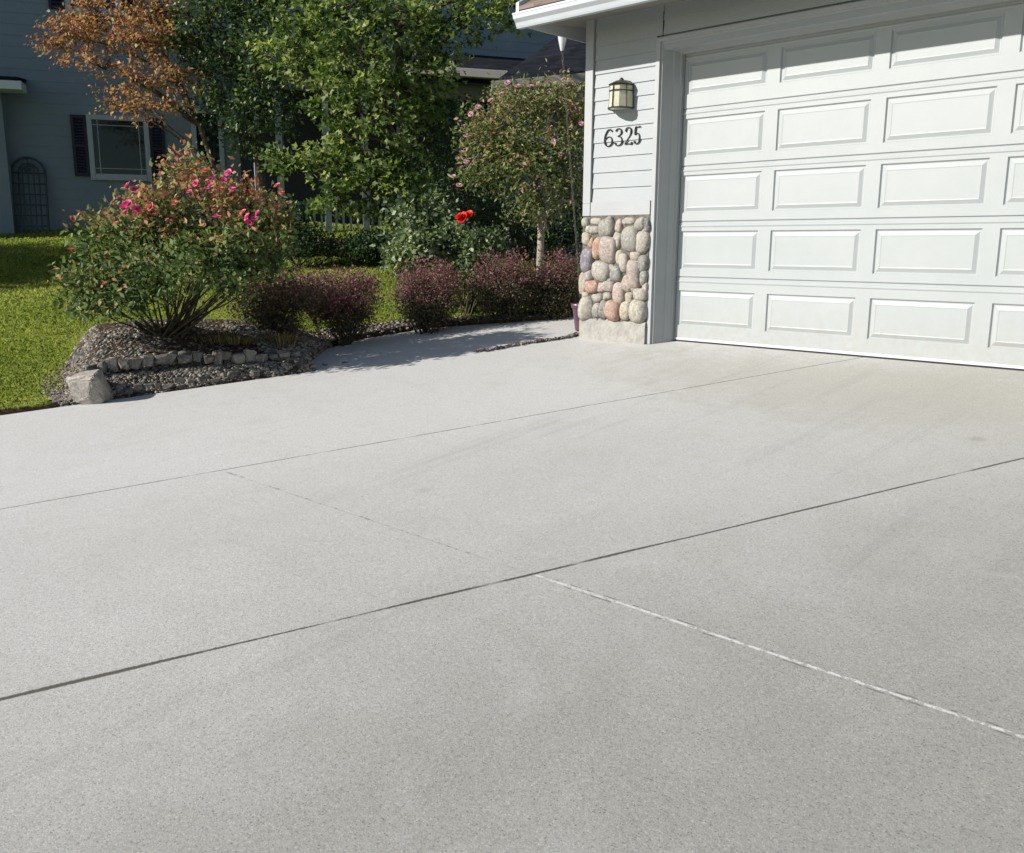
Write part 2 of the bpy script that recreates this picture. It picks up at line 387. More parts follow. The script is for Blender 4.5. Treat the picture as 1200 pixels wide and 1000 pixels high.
def Tz(x, y):
    x = np.asarray(x, float); y = np.asarray(y, float)
    rise = .112 * np.clip((xS(y) - x) * .92, 0, 11)
    wide = sstep(0.02, .9, xL(y) - x)
    d = xL(y) - x
    z = Pz(y) - .07 + .085 * sstep(0, .06, d) + rise * wide + mound(x, y)
    return z
def ground_hit(px, py, d0=5., d1=30.):
    dd = ray(px, py)
    for d in np.arange(d0, d1, .02):
        p = CAM + d * dd
        if p[2] <= max(Tz(p[0], p[1]), -9): return p
    return CAM + d1 * dd

def grid_mesh(name, xs, ys, zf, mat, kind='structure'):
    X, Yv = np.meshgrid(xs, ys); Z = zf(X, Yv); V = np.stack([X, Yv, Z], -1).reshape(-1, 3)
    nx, ny = len(xs), len(ys); i = np.arange(ny - 1)[:, None] * nx + np.arange(nx - 1)[None, :]
    Fc = np.stack([i, i + 1, i + nx + 1, i + nx], -1).reshape(-1, 4)
    o = fast_mesh(name, V, Fc, mat, smooth=True); tag(o, kind=kind); return o
xs = np.unique(np.concatenate([np.arange(-300, -20, 20.), np.arange(-20, -8, .5), np.arange(-8, 1, .06), np.arange(1, 20, 1.), np.arange(20, 301, 20.)]))
ys = np.unique(np.concatenate([np.arange(-300, -14, 20.), np.arange(-14, -6, .5), np.arange(-6, 3, .06), np.arange(3, 14, .5), np.arange(14, 301, 20.)]))
grid_mesh('lawn', xs, ys, lambda x, y: Tz(x, y), M['lawn'])

# driveway and walk: one sheet with a real edge
ysd = np.unique(np.concatenate([np.arange(-14, -3, .25), np.arange(-3, 3.01, .05), [-2.41, -14]]))
V = []; Fc = []
for y in ysd:
    a = float(xL(y)); xsr = [a + .004, a + .012] + list(np.linspace(a + .3, 12, 14)); z = float(Pz(y))
    V.append([(a, y, z - .12), (a, y, z - .008)] + [(x, y, z) for x in xsr])
nx = len(V[0]); V = np.array(V).reshape(-1, 3); ny = len(ysd)
i = np.arange(ny - 1)[:, None] * nx + np.arange(nx - 1)[None, :]
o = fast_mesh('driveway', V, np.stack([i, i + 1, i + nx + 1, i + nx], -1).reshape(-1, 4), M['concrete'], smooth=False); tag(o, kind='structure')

# bed soil sheets, following the terrain a few mm above the lawn sheet
def bed(name, pts_fn, us, vs, mat, lift=.012):
    U, W = np.meshgrid(us, vs); x, y = pts_fn(U, W); z = Tz(x, y) + lift + rng.uniform(0, .012, x.shape)
    V = np.stack([x, y, z], -1).reshape(-1, 3); nx, ny = len(us), len(vs)
    i = np.arange(ny - 1)[:, None] * nx + np.arange(nx - 1)[None, :]
    o = fast_mesh(name, V, np.stack([i, i + 1, i + nx + 1, i + nx], -1).reshape(-1, 4), mat, smooth=True); tag(o, kind='structure'); return o
def rose_bed(u, v):       # u along the edge 0..1, v away 0..1
    s = .42 + u * 2.2; q = .015 + v * (1.35 + .25 * np.sin(u * 4.2))
    s = s + .22 * (1 - u) * np.sin(v * 3.14) * -1 + .12 * v * (1 - u)
    return E0[0] + s * ev[0] + q * nv[0], E0[1] + s * ev[1] + q * nv[1]
bed('planting_bed', rose_bed, np.linspace(0, 1, 110), np.linspace(0, 1, 80), M['soil'])
def shrub_bed(u, v):      # u along y
    y = -2.62 + u * 5.1; d = .015 + v * (.34 + .06 * np.sin(u * 9) + .75 * (1 - sstep(0, .16, u)))
    return xL(y) - d, y + v * .0
def strip_bed(u, v):
    y = -8 + u * 3.85; return xL(y) - .004 - v * (.06 + .02 * np.sin(y * 9)), y
bed('planting_bed', strip_bed, np.linspace(0, 1, 120), np.linspace(0, 1, 4), M['soil'])
bed('planting_bed', shrub_bed, np.linspace(0, 1, 160), np.linspace(0, 1, 40), M['soil'], .03)

_q = [ground_hit(335, 303, 9), ground_hit(470, 306, 9), ground_hit(470, 283, 9), ground_hit(330, 284, 9)]
def porch_bed(u, v):
    p = [(1 - u) * (1 - v) * _q[0][k] + u * (1 - v) * _q[1][k] + u * v * _q[2][k] + (1 - u) * v * _q[3][k] for k in (0, 1)]
    return p[0] + .1 * np.sin(u * 14), p[1]
bed('planting_bed', porch_bed, np.linspace(0, 1, 60), np.linspace(0, 1, 60), M['soil'], .05)
# ------------------------------------------------------------------ scatter of stones (gravel): low poly rocks in one mesh
def ico():
    import bmesh
    bm = bmesh.new(); bmesh.ops.create_icosphere(bm, subdivisions=1, radius=1)
    v = np.array([q.co[:] for q in bm.verts]); f = np.array([[q.index for q in fc.verts] for fc in bm.faces]); bm.free(); return v, f
IV, IF = ico()
def scatter_rocks(name, P, size, mat, flatten=.6, parent=None, varr=None):
    n = len(P); k = len(IV)
    sc3 = size[:, None] * np.stack([rng.uniform(.7, 1.3, n), rng.uniform(.7, 1.3, n), flatten * rng.uniform(.7, 1.2, n)], 1)
    V = IV[None] * rng.uniform(.78, 1.15, (n, k, 1)) * sc3[:, None, :]
    a = rng.uniform(0, 6.28, n); t = rng.normal(0, .35, n)
    ca, sa, ct, st = np.cos(a)[:, None], np.sin(a)[:, None], np.cos(t)[:, None], np.sin(t)[:, None]
    y, z = V[..., 1] * ct - V[..., 2] * st, V[..., 1] * st + V[..., 2] * ct
    x, y = V[..., 0] * ca - y * sa, V[..., 0] * sa + y * ca
    V = np.stack([x, y, z], -1) + P[:, None, :]
    Fc = (IF[None] + (np.arange(n) * k)[:, None, None]).reshape(-1, 3)
    var = np.repeat(rng.uniform(0, 1, n) if varr is None else varr, len(IF))
    return fast_mesh(name, V.reshape(-1, 3), Fc, mat, parent, var)
def bedpts(fn, n, u0=0, u1=1, v0=0, v1=1, lift=.012):
    u, v = rng.uniform(u0, u1, n), rng.uniform(v0, v1, n); x, y = fn(u, v)
    return np.stack([x, y, Tz(x, y) + lift], 1)
P = np.concatenate([bedpts(rose_bed, 5200, 0, 1, 0, .2), bedpts(rose_bed, 2600, 0, 1, .2, 1), bedpts(rose_bed, 1500, 0, .4, .2, .6)])
tag(scatter_rocks('gravel', P, rng.uniform(.009, .024, len(P)), M['gravel']), 'small tan and brown gravel covering the raised rose bed', 'gravel', kind='stuff')
P = np.concatenate([bedpts(shrub_bed, 2600, 0, .2, lift=.035), bedpts(shrub_bed, 1500, lift=.035)])
tag(scatter_rocks('gravel', P, rng.uniform(.012, .03, len(P)), M['gravel']), 'loose gravel and bark under the purple barberry hedge', 'gravel', kind='stuff')
# strip of loose pebbles between driveway and walk
cp = [on_y(0, 0, 0)] 
strip = [(556, 413), (575, 411), (592, 407.5), (615, 403.5), (640, 400), (662, 396.5), (684, 392)]
def plane_hit(px, py):
    dd = ray(px, py); n = np.array([0, -.1, 1]); t = (n @ (np.array([0, 0, -.139]) - CAM)) / (n @ dd); return CAM + t * dd
SP = np.array([plane_hit(*q) for q in strip]); tt = np.linspace(0, 1, len(SP))
n = 420; u = rng.uniform(.02, 1, n)
P = np.stack([np.interp(u, tt, SP[:, k]) for k in range(3)], 1) + np.stack([rng.normal(0, .022, n), rng.normal(0, .022, n), rng.uniform(.002, .018, n)], 1)
tag(scatter_rocks('pebbles', P, rng.uniform(.010, .022, n) * (.5 + .6 * u), M['gravel']), 'thin strip of loose pebbles along the driveway and walk seam', 'pebbles', kind='stuff')

# ------------------------------------------------------------------ edging stones
def rock_mesh(L, D, H, seed, blocky=.45):
    import bmesh
    r = np.random.default_rng(seed); bm = bmesh.new(); bmesh.ops.create_icosphere(bm, subdivisions=3, radius=1)
    v = np.array([q.co[:] for q in bm.verts]); f = [tuple(q.index for q in fc.verts) for fc in bm.faces]; bm.free()
    v = np.sign(v) * np.abs(v) ** blocky
    v /= np.abs(v).max(0)
    k = r.normal(0, 1, (5, 3)) * 2.2; ph = r.uniform(0, 6, 5)
    nz = sum(np.sin(v @ k[i] + ph[i]) for i in range(5)) * .045 + r.normal(0, .014, len(v))
    v = v * (1 + nz[:, None]); return v * np.array([L / 2, D / 2, H / 2]), f
edge_lab = ['rough grey edging stone beside the big pale boulder', 'rough edging stone at the far right end of the raised bed']
def crag_mesh(L, D, H, seed):
    """broken rock: hull of scattered points, bevelled"""
    import bmesh
    r = np.random.default_rng(seed); p = r.uniform(-1, 1, (26, 3)); p = np.sign(p) * np.abs(p) ** .55 * r.uniform(.8, 1, (26, 1))
    bm = bmesh.new()
    for q in p: bm.verts.new(q)
    res = bmesh.ops.convex_hull(bm, input=bm.verts)
    loose = [q for q in bm.verts if not q.link_faces]; bmesh.ops.delete(bm, geom=loose, context='VERTS')
    bmesh.ops.dissolve_limit(bm, angle_limit=.30, verts=bm.verts, edges=bm.edges)
    bmesh.ops.bevel(bm, geom=bm.edges[:], offset=.07, segments=2, affect='EDGES', profile=.6)
    bmesh.ops.triangulate(bm, faces=bm.faces); bmesh.ops.subdivide_edges(bm, edges=bm.edges[:], cuts=1)
    v = np.array([q.co[:] for q in bm.verts]); f = [tuple(q.index for q in fc.verts) for fc in bm.faces]; bm.free()
    v = v + r.normal(0, .018, v.shape); return v * np.array([L / 2, D / 2, H / 2]), f
def place_rock(name, c, L, D, H, ang, seed, mat, var, blocky=.45, tilt=0.):
    v, f = crag_mesh(L, D, H, seed); me = bpy.data.meshes.new(name); me.from_pydata(v.tolist(), [], f); me.update()
    a_ = me.attributes.new('var', 'FLOAT', 'FACE'); a_.data.foreach_set('value', np.full(len(f), var, dtype=np.float32))
    o = link(name, me, mat); o.location = c; o.rotation_euler = (tilt, 0, ang); return o
ang = math.atan2(ev[1], ev[0])
nst = 27; s_at = .60
for i in range(nst):
    Ls = random.uniform(.07, .15); s_at += Ls * .5; q = .25 + random.uniform(-.03, .03)
    x, y = E0 + s_at * ev + q * nv; zt = float(Tz(*(E0 + s_at * ev + .36 * nv))); s_at += Ls * .5 - .012
    o = place_rock('edging_stone', (x, y, zt - .004 + random.uniform(-.012, .012)), Ls * 1.15, random.uniform(.08, .14), random.uniform(.08, .14), ang + random.uniform(-.2, .2), 40 + i, M['edging'], random.uniform(.0, .7), .5, random.uniform(-.1, .1))
    tag(o, 'low rough grey edging stone in the row holding back the raised rose bed', 'edging stone', 'edging stones along the raised rose bed')
s_at = .66
for i in range(24):
    Ls = random.uniform(.05, .12); s_at += Ls * .5; q = .075 + random.uniform(-.02, .03)
    x, y = E0 + s_at * ev + q * nv; zt = float(Tz(x, y)); s_at += Ls * .5 - .006
    o = place_rock('rubble_stone', (x, y, zt + .006), Ls * 1.15, random.uniform(.06, .10), random.uniform(.05, .095), ang + random.uniform(-.5, .5), 140 + i, M['edging'], random.uniform(.0, .5), .5, random.uniform(-.25, .25))
    tag(o, 'small dark rubble stone in the bottom row of the raised bed along the driveway edge', 'rubble stone', 'rubble stones along the driveway edge')
def bz(px, py, d): return at(px, py, d)
c = plane_hit(103, 478); 
o = place_rock('boulder', (c[0] - .20, c[1] + .11, c[2] + .13), .36, .30, .30, .55, 3, M['edging'], .85, .3, .12)
tag(o, 'large pale blocky boulder at the left corner of the raised bed', 'boulder')
c2 = at(108, 425, 7.75)
o = place_rock('boulder', (c2[0], c2[1], c2[2]), .36, .26, .2, .6, 8, M['edging'], .35, .45, -.1)
tag(o, 'dark grey slab of rock leaning behind the pale blocky boulder', 'boulder')
for k, (px, py, sz, va, lab) in enumerate([(92, 463, .10, .95, 'small pale stone below the blocky boulder at the lawn side'),
        (107, 466, .12, .8, 'small rounded stone under the front of the blocky boulder'), (76, 455, .11, .7, 'small stone at the lawn edge left of the blocky boulder')]):
    c = plane_hit(px, py + 8); o = place_rock('stone', (c[0] - .07, c[1] + .02, c[2] + .05), sz * 1.2, sz, sz * .8, k, 60 + k, M['edging'], va, .7); tag(o, lab, 'stone')
for k, (px, py, d, lab) in enumerate([(128, 405, 8.1, 'dark rust brown lump of lava rock at the left back rim of the bed'), (153, 398, 8.35, 'dark rust brown lump of lava rock nearest the rose canes')]):
    c = at(px, py, d); o = place_rock('lava_rock', (c[0], c[1], c[2] - .02), .2, .14, .12, k * 1.3, 70 + k, M['edging'], .02, .7); tag(o, lab, 'rock')

# ------------------------------------------------------------------ garage building
WY = -.22                                  # face of the siding; the door hangs at y = 0
XC = -.895                                  # left corner
XR = 6.2
DL, DR = -.03, 5.02                        # door opening
DB, DT = -.139, 2.268
house = empty('garage', (XC, WY, -.2))
tag(house, 'pale grey garage wing with lap siding, cobblestone base and wide white door', 'garage')
# walls: siding boards as real laps
seams = [2.057, 1.946, 1.83, 1.713, 1.589, 1.464, 1.331, 1.197]
lines = [3.0, 2.87, 2.75, 2.63, 2.515, 2.40, 2.285, 2.17] + seams + [1.075]
b = MB()
def lap(b, x0, x1, z0, z1):
    # one board: bottom edge proud 9 mm, top tucked under
    yb, yt = WY - .009, WY + .001
    b.faces([(x0, yb, z0), (x1, yb, z0), (x1, yt, z1), (x0, yt, z1), (x0, WY + .02, z0), (x1, WY + .02, z0)], [(0, 1, 2, 3), (4, 5, 1, 0)])
XT = -.165                                 # where the left siding stops at the door trim
for z1, z0 in zip(lines[:-1], lines[1:]):
    if z0 > 2.36:
        lap(b, XC + .085, -.105, z0, z1); lap(b, -.10, XR, z0, z1)
    else: lap(b, XC + .085, XT, z0, z1)
for k in range(11): lap(b, DR + .15, XR, -.1 + k * .225, -.1 + (k + 1) * .225)
b.build('siding', M['siding'], house)
b = MB(); b.box((XC, WY + .021, -.3), (XT + .02, WY + .2, 3.2)); b.box((XC, WY + .2, -.3), (XC + .15, 6, 3.2)); b.box((DR + .02, WY + .021, -.3), (XR, WY + .2, 3.2)); b.box((XR - .15, WY + .2, -.3), (XR, 6, 3.2))
b.box((XT + .02, WY + .021, DT + .02), (DR + .02, WY + .2, 3.2)); b.box((XC, 5.85, -.3), (XR, 6.0, 3.2))
b.build('wall', M['siding'], house)
# corner board, base board above the stone, header frieze
b = MB(); b.box((XC - .008, WY - .028, 1.065), (XC + .078, WY + .015, 2.64)); b.box((XC - .010, WY + .0, 1.065), (XC + .01, WY + .09, 2.64))
b.build('corner_board', M['trim'], house, bevel=.003)
b = MB(); b.box((XC + .0785, WY - .022, .955), (XT - .0005, WY + .015, 1.074)); b.box((XC - .008, WY - .0285, .955), (XC + .078, WY + .015, 1.0645)); b.build('skirt_board', M['trim'], house, bevel=.003)
# J-shaped strip that closes the siding above the door
b = MB(); b.box((-.104, WY - .012, 2.39), (-.101, WY - .002, 2.58)); b.build('siding_joint', M['rubber'], house)
# door surround
tr = MB()
prof = [(-.03, 0.02), (-.03, -.045), (-.040, -.05), (-.062, -.105), (-.072, -.11), (-.112, -.205), (-.125, -.208), (-.128, -.229), (-.165, -.231), (-.166, -.20)]
zs = [-.145, DT + .005]
for (x0, y0), (x1, y1) in zip(prof[:-1], prof[1:]):
    top0 = DT - (x0 + .03) * .85; top1 = DT - (x1 + .03) * .85
    tr.poly([(x0, y0, -.145 + .06 * y0), (x0, y0, top0), (x1, y1, top1), (x1, y1, -.145 + .06 * y1)])
# right jamb (mirror)
for (x0, y0), (x1, y1) in zip(prof[:-1], prof[1:]):
    a0, a1 = DR + (-.03 - x0), DR + (-.03 - x1)
    top0 = DT - (x0 + .03) * .85; top1 = DT - (x1 + .03) * .85
    tr.poly([(a1, y1, -.145), (a1, y1, top1), (a0, y0, top0), (a0, y0, -.145)])
# head
for (x0, y0), (x1, y1) in zip(prof[:-1], prof[1:]):
    h0 = DT - (x0 + .03) * .85; h1 = DT - (x1 + .03) * .85; m0 = -.03 - x0; m1 = -.03 - x1
    tr.poly([(-.03 - m0, y0, h0), (DR + m0, y0, h0), (DR + m1, y1, h1), (-.03 - m1, y1, h1)])
tr.build('door_surround', M['trim'], house)
b = MB(); b.box((DL + .0005, -.014, -.13), (DL + .006, -.004, DT)); b.build('weather_strip', M['trim'], house)
# garage door
door = MB()
lev = [-.125, .425, .897, 1.361, 1.830, 2.275]
pan = [(.0, .310), (.490, .818), (.969, 1.2865), (1.4336, 1.75), (1.945, 2.262 - .05)]
gd = None
def section(k):
    b = MB(); z0, z1 = lev[k] + .0008, lev[k + 1] - .0008; p0, p1 = pan[k]; yf = 0.0
    cols = [(c * .85, c * .85 + .739) for c in range(6)]
    xs_ = [DL + .004]
    # frame faces around the panels
    xe = [DL + .008] + [q for c in cols for q in c] + [DR - .008]
    zr = [z0 + .006, p0, p1, z1 - .006]
    for i in range(len(xe) - 1):
        for j in range(3):
            if j == 1 and i % 2 == 1: continue
            b.poly([(xe[i], yf, zr[j]), (xe[i + 1], yf, zr[j]), (xe[i + 1], yf, zr[j + 1]), (xe[i], yf, zr[j + 1])])
    A, B = DL + .008, DR - .008
    b.poly([(A, yf + .007, z0), (B, yf + .007, z0), (B, yf, zr[0]), (A, yf, zr[0])])
    b.poly([(A, yf, zr[3]), (B, yf, zr[3]), (B, yf + .007, z1), (A, yf + .007, z1)])
    b.poly([(A, yf + .03, z0), (B, yf + .03, z0), (B, yf + .007, z0), (A, yf + .007, z0)])
    b.poly([(A, yf + .007, z1), (B, yf + .007, z1), (B, yf + .03, z1), (A, yf + .03, z1)])
    b.poly([(A, yf + .03, z0), (A, yf + .012, z0), (A, yf, zr[0]), (A, yf, zr[3]), (A, yf + .012, z1), (A, yf + .03, z1)])
    # slim raised bead just under the top edge of each section
    zb = z1 - .034
    b.faces([(A, yf - .0005, zb - .012), (B, yf - .0005, zb - .012), (B, yf - .005, zb - .004), (A, yf - .005, zb - .004), (A, yf - .005, zb + .004), (B, yf - .005, zb + .004), (B, yf - .0005, zb + .010), (A, yf - .0005, zb + .010)],
            [(0, 1, 2, 3), (3, 2, 5, 4), (4, 5, 6, 7)])
    steps = [(0, 0), (.010, .013), (.018, .013), (.046, .001), (.052, .0025)]
    for x0, x1 in cols:
        for (i0, d0), (i1, d1) in zip(steps[:-1], steps[1:]):
            o_ = [(x0 + i0, yf + d0, p0 + i0), (x1 - i0, yf + d0, p0 + i0), (x1 - i0, yf + d0, p1 - i0), (x0 + i0, yf + d0, p1 - i0)]
            n_ = [(x0 + i1, yf + d1, p0 + i1), (x1 - i1, yf + d1, p0 + i1), (x1 - i1, yf + d1, p1 - i1), (x0 + i1, yf + d1, p1 - i1)]
            for q in range(4):
                r_ = (q + 1) % 4; b.poly([o_[q], o_[r_], n_[r_], n_[q]])
        i1, d1 = steps[-1]
        b.poly([(x0 + i1, yf + d1, p0 + i1), (x1 - i1, yf + d1, p0 + i1), (x1 - i1, yf + d1, p1 - i1), (x0 + i1, yf + d1, p1 - i1)])
    return b
gd = section(0)
g0 = empty('garage_door', (2.5, 0, DB)); g0.parent = house; g0.matrix_parent_inverse = Matrix.Translation(world_loc(house)).inverted()
for k in range(5):
    section(k).build('door_section', M['door'], g0)
b = MB(); b.box((DL + .01, .002, DB - .004), (DR - .01, .03, -.126)); b.build('bottom_seal', M['rubber'], g0)
b = MB(); b.box((DL - .02, .032, -.3), (DR + .02, .05, DT + .1)); b.build('door_back', M['white_paint'], g0)
# bottom rail: a slim aluminium lip
b = MB(); b.box((DL + .01, -.006, -.1255), (DR - .01, .002, -.105)); b.build('bottom_rail', M['gutter'], g0, bevel=.002)

# stone veneer
CR = [(140,165,45,55,.05),(205,155,60,40,.15),(190,210,65,45,.15),(272,195,85,120,.0),(345,180,40,90,.42),(405,155,65,45,.16),(475,170,60,75,.02),(520,180,35,80,1.),
(145,265,60,70,.5),(175,290,40,70,.7),(212,320,55,140,.76),(415,265,95,145,.02),(495,285,75,130,.1),(285,330,90,150,.36),(335,270,45,100,.15),(150,400,85,140,.88),
(350,380,45,85,.45),(380,410,60,110,.13),(447,370,65,60,.38),(505,420,60,110,.26),(235,460,100,125,.1),(165,485,50,65,.15),(325,480,65,90,.24),(438,485,80,165,.36),
(505,505,50,100,.22),(122,540,40,130,.48),(180,560,85,75,.66),(235,565,45,60,.4),(282,560,60,65,.36),(350,595,75,140,.4),(395,540,55,100,.42),(213,625,60,55,.06),
(272,615,50,50,.15),(480,605,80,75,.14),(408,625,50,65,.48),(142,695,80,150,.1),(205,705,45,90,.0),(250,700,50,110,.24),(310,705,90,110,.66),(385,705,60,100,.53),
(477,705,90,130,.13),(500,215,30,40,.1),(250,260,40,60,.3),(455,420,40,60,.1),(270,520,50,40,.1),(440,570,40,50,.2),(350,500,30,60,.05),(135,610,40,45,.53),(160,205,40,40,.1),(375,160,30,30,.13),(515,560,30,60,.1),(300,440,30,40,.2)]
b = MB(); sv = []; sf = []; svar = []
def sphere_rock(c, rx, rz, dep, var, seed, tilt):
    import bmesh
    bm = bmesh.new(); bmesh.ops.create_icosphere(bm, subdivisions=3, radius=1)
    v = np.array([q.co[:] for q in bm.verts]); f = [tuple(q.index for q in fc.verts) for fc in bm.faces]; bm.free()
    r = np.random.default_rng(seed); k = r.normal(0, 1, (4, 3)) * 1.7; ph = r.uniform(0, 6, 4)
    v = np.sign(v) * np.abs(v) ** .74
    v = v * (1 + sum(np.sin(v @ k[i] + ph[i]) for i in range(4))[:, None] * .055)
    v = v * np.array([rx, dep, rz]); ca, sa = math.cos(tilt), math.sin(tilt)
    v = np.stack([v[:, 0] * ca - v[:, 2] * sa, v[:, 1], v[:, 0] * sa + v[:, 2] * ca], 1) + np.array(c)
    return v, f
for i, (cx, cy, ww, hh, va) in enumerate(CR):
    c = on_y(660 + cx / 5.263, 230 + cy / 5.263, WY - .02)
    e = on_y(660 + (cx + ww / 2) / 5.263, 230 + cy / 5.263, WY - .02); g = on_y(660 + cx / 5.263, 230 + (cy - hh / 2) / 5.263, WY - .02)
    rx = abs(e[0] - c[0]) * 1.13; rz = abs(g[2] - c[2]) * 1.12
    if c[2] + rz > .96: c[2] = .96 - rz
    if c[0] - rx < XC - .03: c[0] = XC - .03 + rx
    if c[0] + rx > XT + .004: c[0] = XT + .004 - rx
    v, f = sphere_rock((c[0], WY + .0, c[2]), rx, rz, min(.065, .9 * min(rx, rz)) + .01, va, i, random.uniform(-.18, .18))
    n0 = len(b.v); b.faces(v, f, 0, max(va, .001))
b.build('stone_facing', M['cobble'], house, smooth=True)
b = MB(); b.box((XC - .004, WY - .018, -.02), (XT - .001, WY + .02, .954)); b.box((XC - .012, WY - .012, -.02), (XC + .02, WY + .3, .954)); b.build('mortar_bed', M['mortar'], house)
# rough concrete footing
V = []; nxf, nzf = 40, 14
for j in range(nzf + 1):
    for i in range(nxf + 1):
        x = XC - .014 + (XT - XC + .012) * i / nxf; z = -.30 + .325 * j / nzf
        top = j == nzf; V.append((x, WY - .036 + random.gauss(0, .0009) + (.012 if top else 0), z + (random.gauss(0, .006) if top else 0)))
for i in range(nxf + 1): x = V[nzf * (nxf + 1) + i][0]; V.append((x, WY + .02, .03))
Fq = [(j * (nxf + 1) + i, j * (nxf + 1) + i + 1, (j + 1) * (nxf + 1) + i + 1, (j + 1) * (nxf + 1) + i) for j in range(nzf + 1) for i in range(nxf)]
b = MB(); b.faces(V, Fq); b.box((XC - .014, WY - .0335, -.3), (XT - .003, WY + .1, .012)); b.build('footing', M['footing'], house)

# eave: sloping soffit, fascia, gutter, roof
ey, ez = -.79, 2.53; xg0 = -1.22
sz = lambda y: ez + .035 + .12 * (y - ey)
b = MB()
b.faces([(xg0 + .01, ey + .10, sz(ey + .1)), (XR + .4, ey + .10, sz(ey + .1)), (XR + .4, WY + .03, sz(WY + .03)), (XC, WY + .03, sz(WY + .03)), (XC, .5, sz(.5)), (-1.17, .5, sz(.5))],
        [(0, 1, 2, 3), (0, 3, 4, 5)])
b.build('soffit', M['soffit'], house)
b = MB(); b.box((xg0 + .0, ey + .075, ez + .01), (XR + .4, ey + .098, ez + .15)); b.box((xg0 - .012, ey + .08, ez + .02), (xg0 + .009, 6.2, ez + .20)); b.build('fascia', M['gutter'], house)
# K-style gutter profile
gp = [(0.073, 0.112), (0.073, 0.0), (0.02, -.002), (0.012, 0.012), (0.0, .04), (-.028, .068), (-.034, .098), (-.034, .112), (-.026, .112), (-.026, .100)]
b = MB()
for (y0, z0), (y1, z1) in zip(gp[:-1], gp[1:]): b.poly([(xg0 - .03, ey + y0, ez + z0), (XR + .4, ey + y0, ez + z0), (XR + .4, ey + y1, ez + z1), (xg0 - .03, ey + y1, ez + z1)])
b.poly([(xg0 - .03, ey + y, ez + z) for y, z in gp[:8]])
b.box((xg0 - .034, ey - .038, ez + .102), (XR + .4, ey - .024, ez + .114))
b.build('gutter', M['gutter'], house)
b = MB(); rs = .55
b.obox((xg0 + .02, ey - .01, ez + .135), (XR + .4 - xg0, 0, 0), (0, 4.0, 4.0 * rs), (0, 0, .03)); rf = b.build('roof', M['shingle_brown'], house)
b = MB(); b.obox((xg0 - .015, ey - .01, ez + .11), (.034, 0, 0), (0, 4.0, 4.0 * rs), (0, 0, .09))
b.box((xg0 - .03, ey + .0, ez + .118), (XR + .4, ey + .07, ez + .132)); b.build('drip_edge', M['gutter'], rf)
b = MB(); b.poly([(XC, WY + .1, 2.6), (XC, 3.2, 2.6), (XC, 3.2, 4.6)]); b.build('gable', M['siding'], house)

# wall lantern
lx, lz0, lz1 = -.488, 1.850, 2.04
lamp = empty('wall_lantern', (lx, WY, 1.95)); tag(lamp, 'bronze half round wall lantern with cream glass above the house number', 'wall lamp')
def halfprof(r, n=6): return [(lx + r * math.sin(a), WY - .012 - r * 1.45 * math.cos(a)) for a in np.linspace(-math.pi / 2, math.pi / 2, n + 1)]
b = MB(); b.box((lx - .075, WY - .014, lz0 + .02), (lx + .075, WY - .0092, lz1 + .03)); b.build('back_plate', M['bronze'], lamp, bevel=.003)
b = MB(); p0 = halfprof(.098); p1 = halfprof(.105)
for i in range(6): b.poly([(*p0[i], lz1), (*p0[i + 1], lz1), (*p1[i + 1], lz0), (*p1[i], lz0)][::-1])
b.poly([(*q, lz0 + .001) for q in p1]); b.poly([(*q, lz1 - .001) for q in p0]); b.build('glass', M['lampglass'], lamp)
b = MB(); pa = halfprof(.101); pb = halfprof(.108)
for z, rr, th in ((lz1, .102, .006), (lz1 - .048, .105, .005), (lz0, .110, .007)):
    q = halfprof(rr); b.tube([(x, y, z) for x, y in q], th, 6)
for i in (0, 1, 3, 5, 6): b.tube([(*pa[i], lz1), (*pb[i], lz0)], .0048, 6)
b.build('frame', M['bronze'], lamp)
b = MB(); pc = halfprof(.112); top = (lx, WY - .03, lz1 + .05)
pm = [((x - lx) * .6 + lx, (y - WY) * .6 + WY, lz1 + .036) for x, y in pc]
for i in range(6):
    b.poly([(*pc[i], lz1 + .004), (*pc[i + 1], lz1 + .004), pm[i + 1], pm[i]]); b.poly([pm[i], pm[i + 1], top])
b.lathe((lx, WY - .045, lz1 + .035), [(.018, 0), (.022, .008), (.018, .02), (.008, .03), (0, .033)], 12); b.build('cap', M['bronze'], lamp)

# house number: four separate cast digits with tapering strokes
digits = {
 '6': [[(.78, .90), (.62, 1.0), (.38, .96), (.16, .72), (.08, .42), (.14, .14), (.42, 0), (.74, .1), (.86, .3), (.74, .5), (.46, .56), (.2, .44), (.1, .3)]],
 '3': [[(.12, .86), (.3, .98), (.62, .98), (.8, .84), (.76, .66), (.42, .54), (.76, .48), (.92, .28), (.8, .08), (.5, 0), (.2, .04), (.06, .16)]],
 '2': [[(.12, .78), (.24, .95), (.5, 1.0), (.76, .92), (.84, .72), (.7, .5), (.4, .28), (.1, .04), (.5, .05), (.9, .0), (.92, .12)]],
 '5': [[(.88, .98), (.5, .97), (.26, .96), (.2, .54), (.46, .62), (.76, .54), (.88, .32), (.78, .1), (.48, 0), (.2, .04), (.08, .16)]]}
num = empty('house_number', (-.66, WY, 1.65)); tag(num, 'four dark cast digits reading 6325 below the wall lantern', 'house number')
def smooth_path(p, n=5):
    p = np.array(p, float); out_ = []
    for i in range(len(p) - 1):
        a, b_, c_, d_ = p[max(i - 1, 0)], p[i], p[i + 1], p[min(i + 2, len(p) - 1)]
        for t in np.linspace(0, 1, n, endpoint=False):
            out_.append(.5 * ((2 * b_) + (-a + c_) * t + (2 * a - 5 * b_ + 4 * c_ - d_) * t * t + (-a + 3 * b_ - 3 * c_ + d_) * t ** 3))
    out_.append(p[-1]); return np.array(out_)
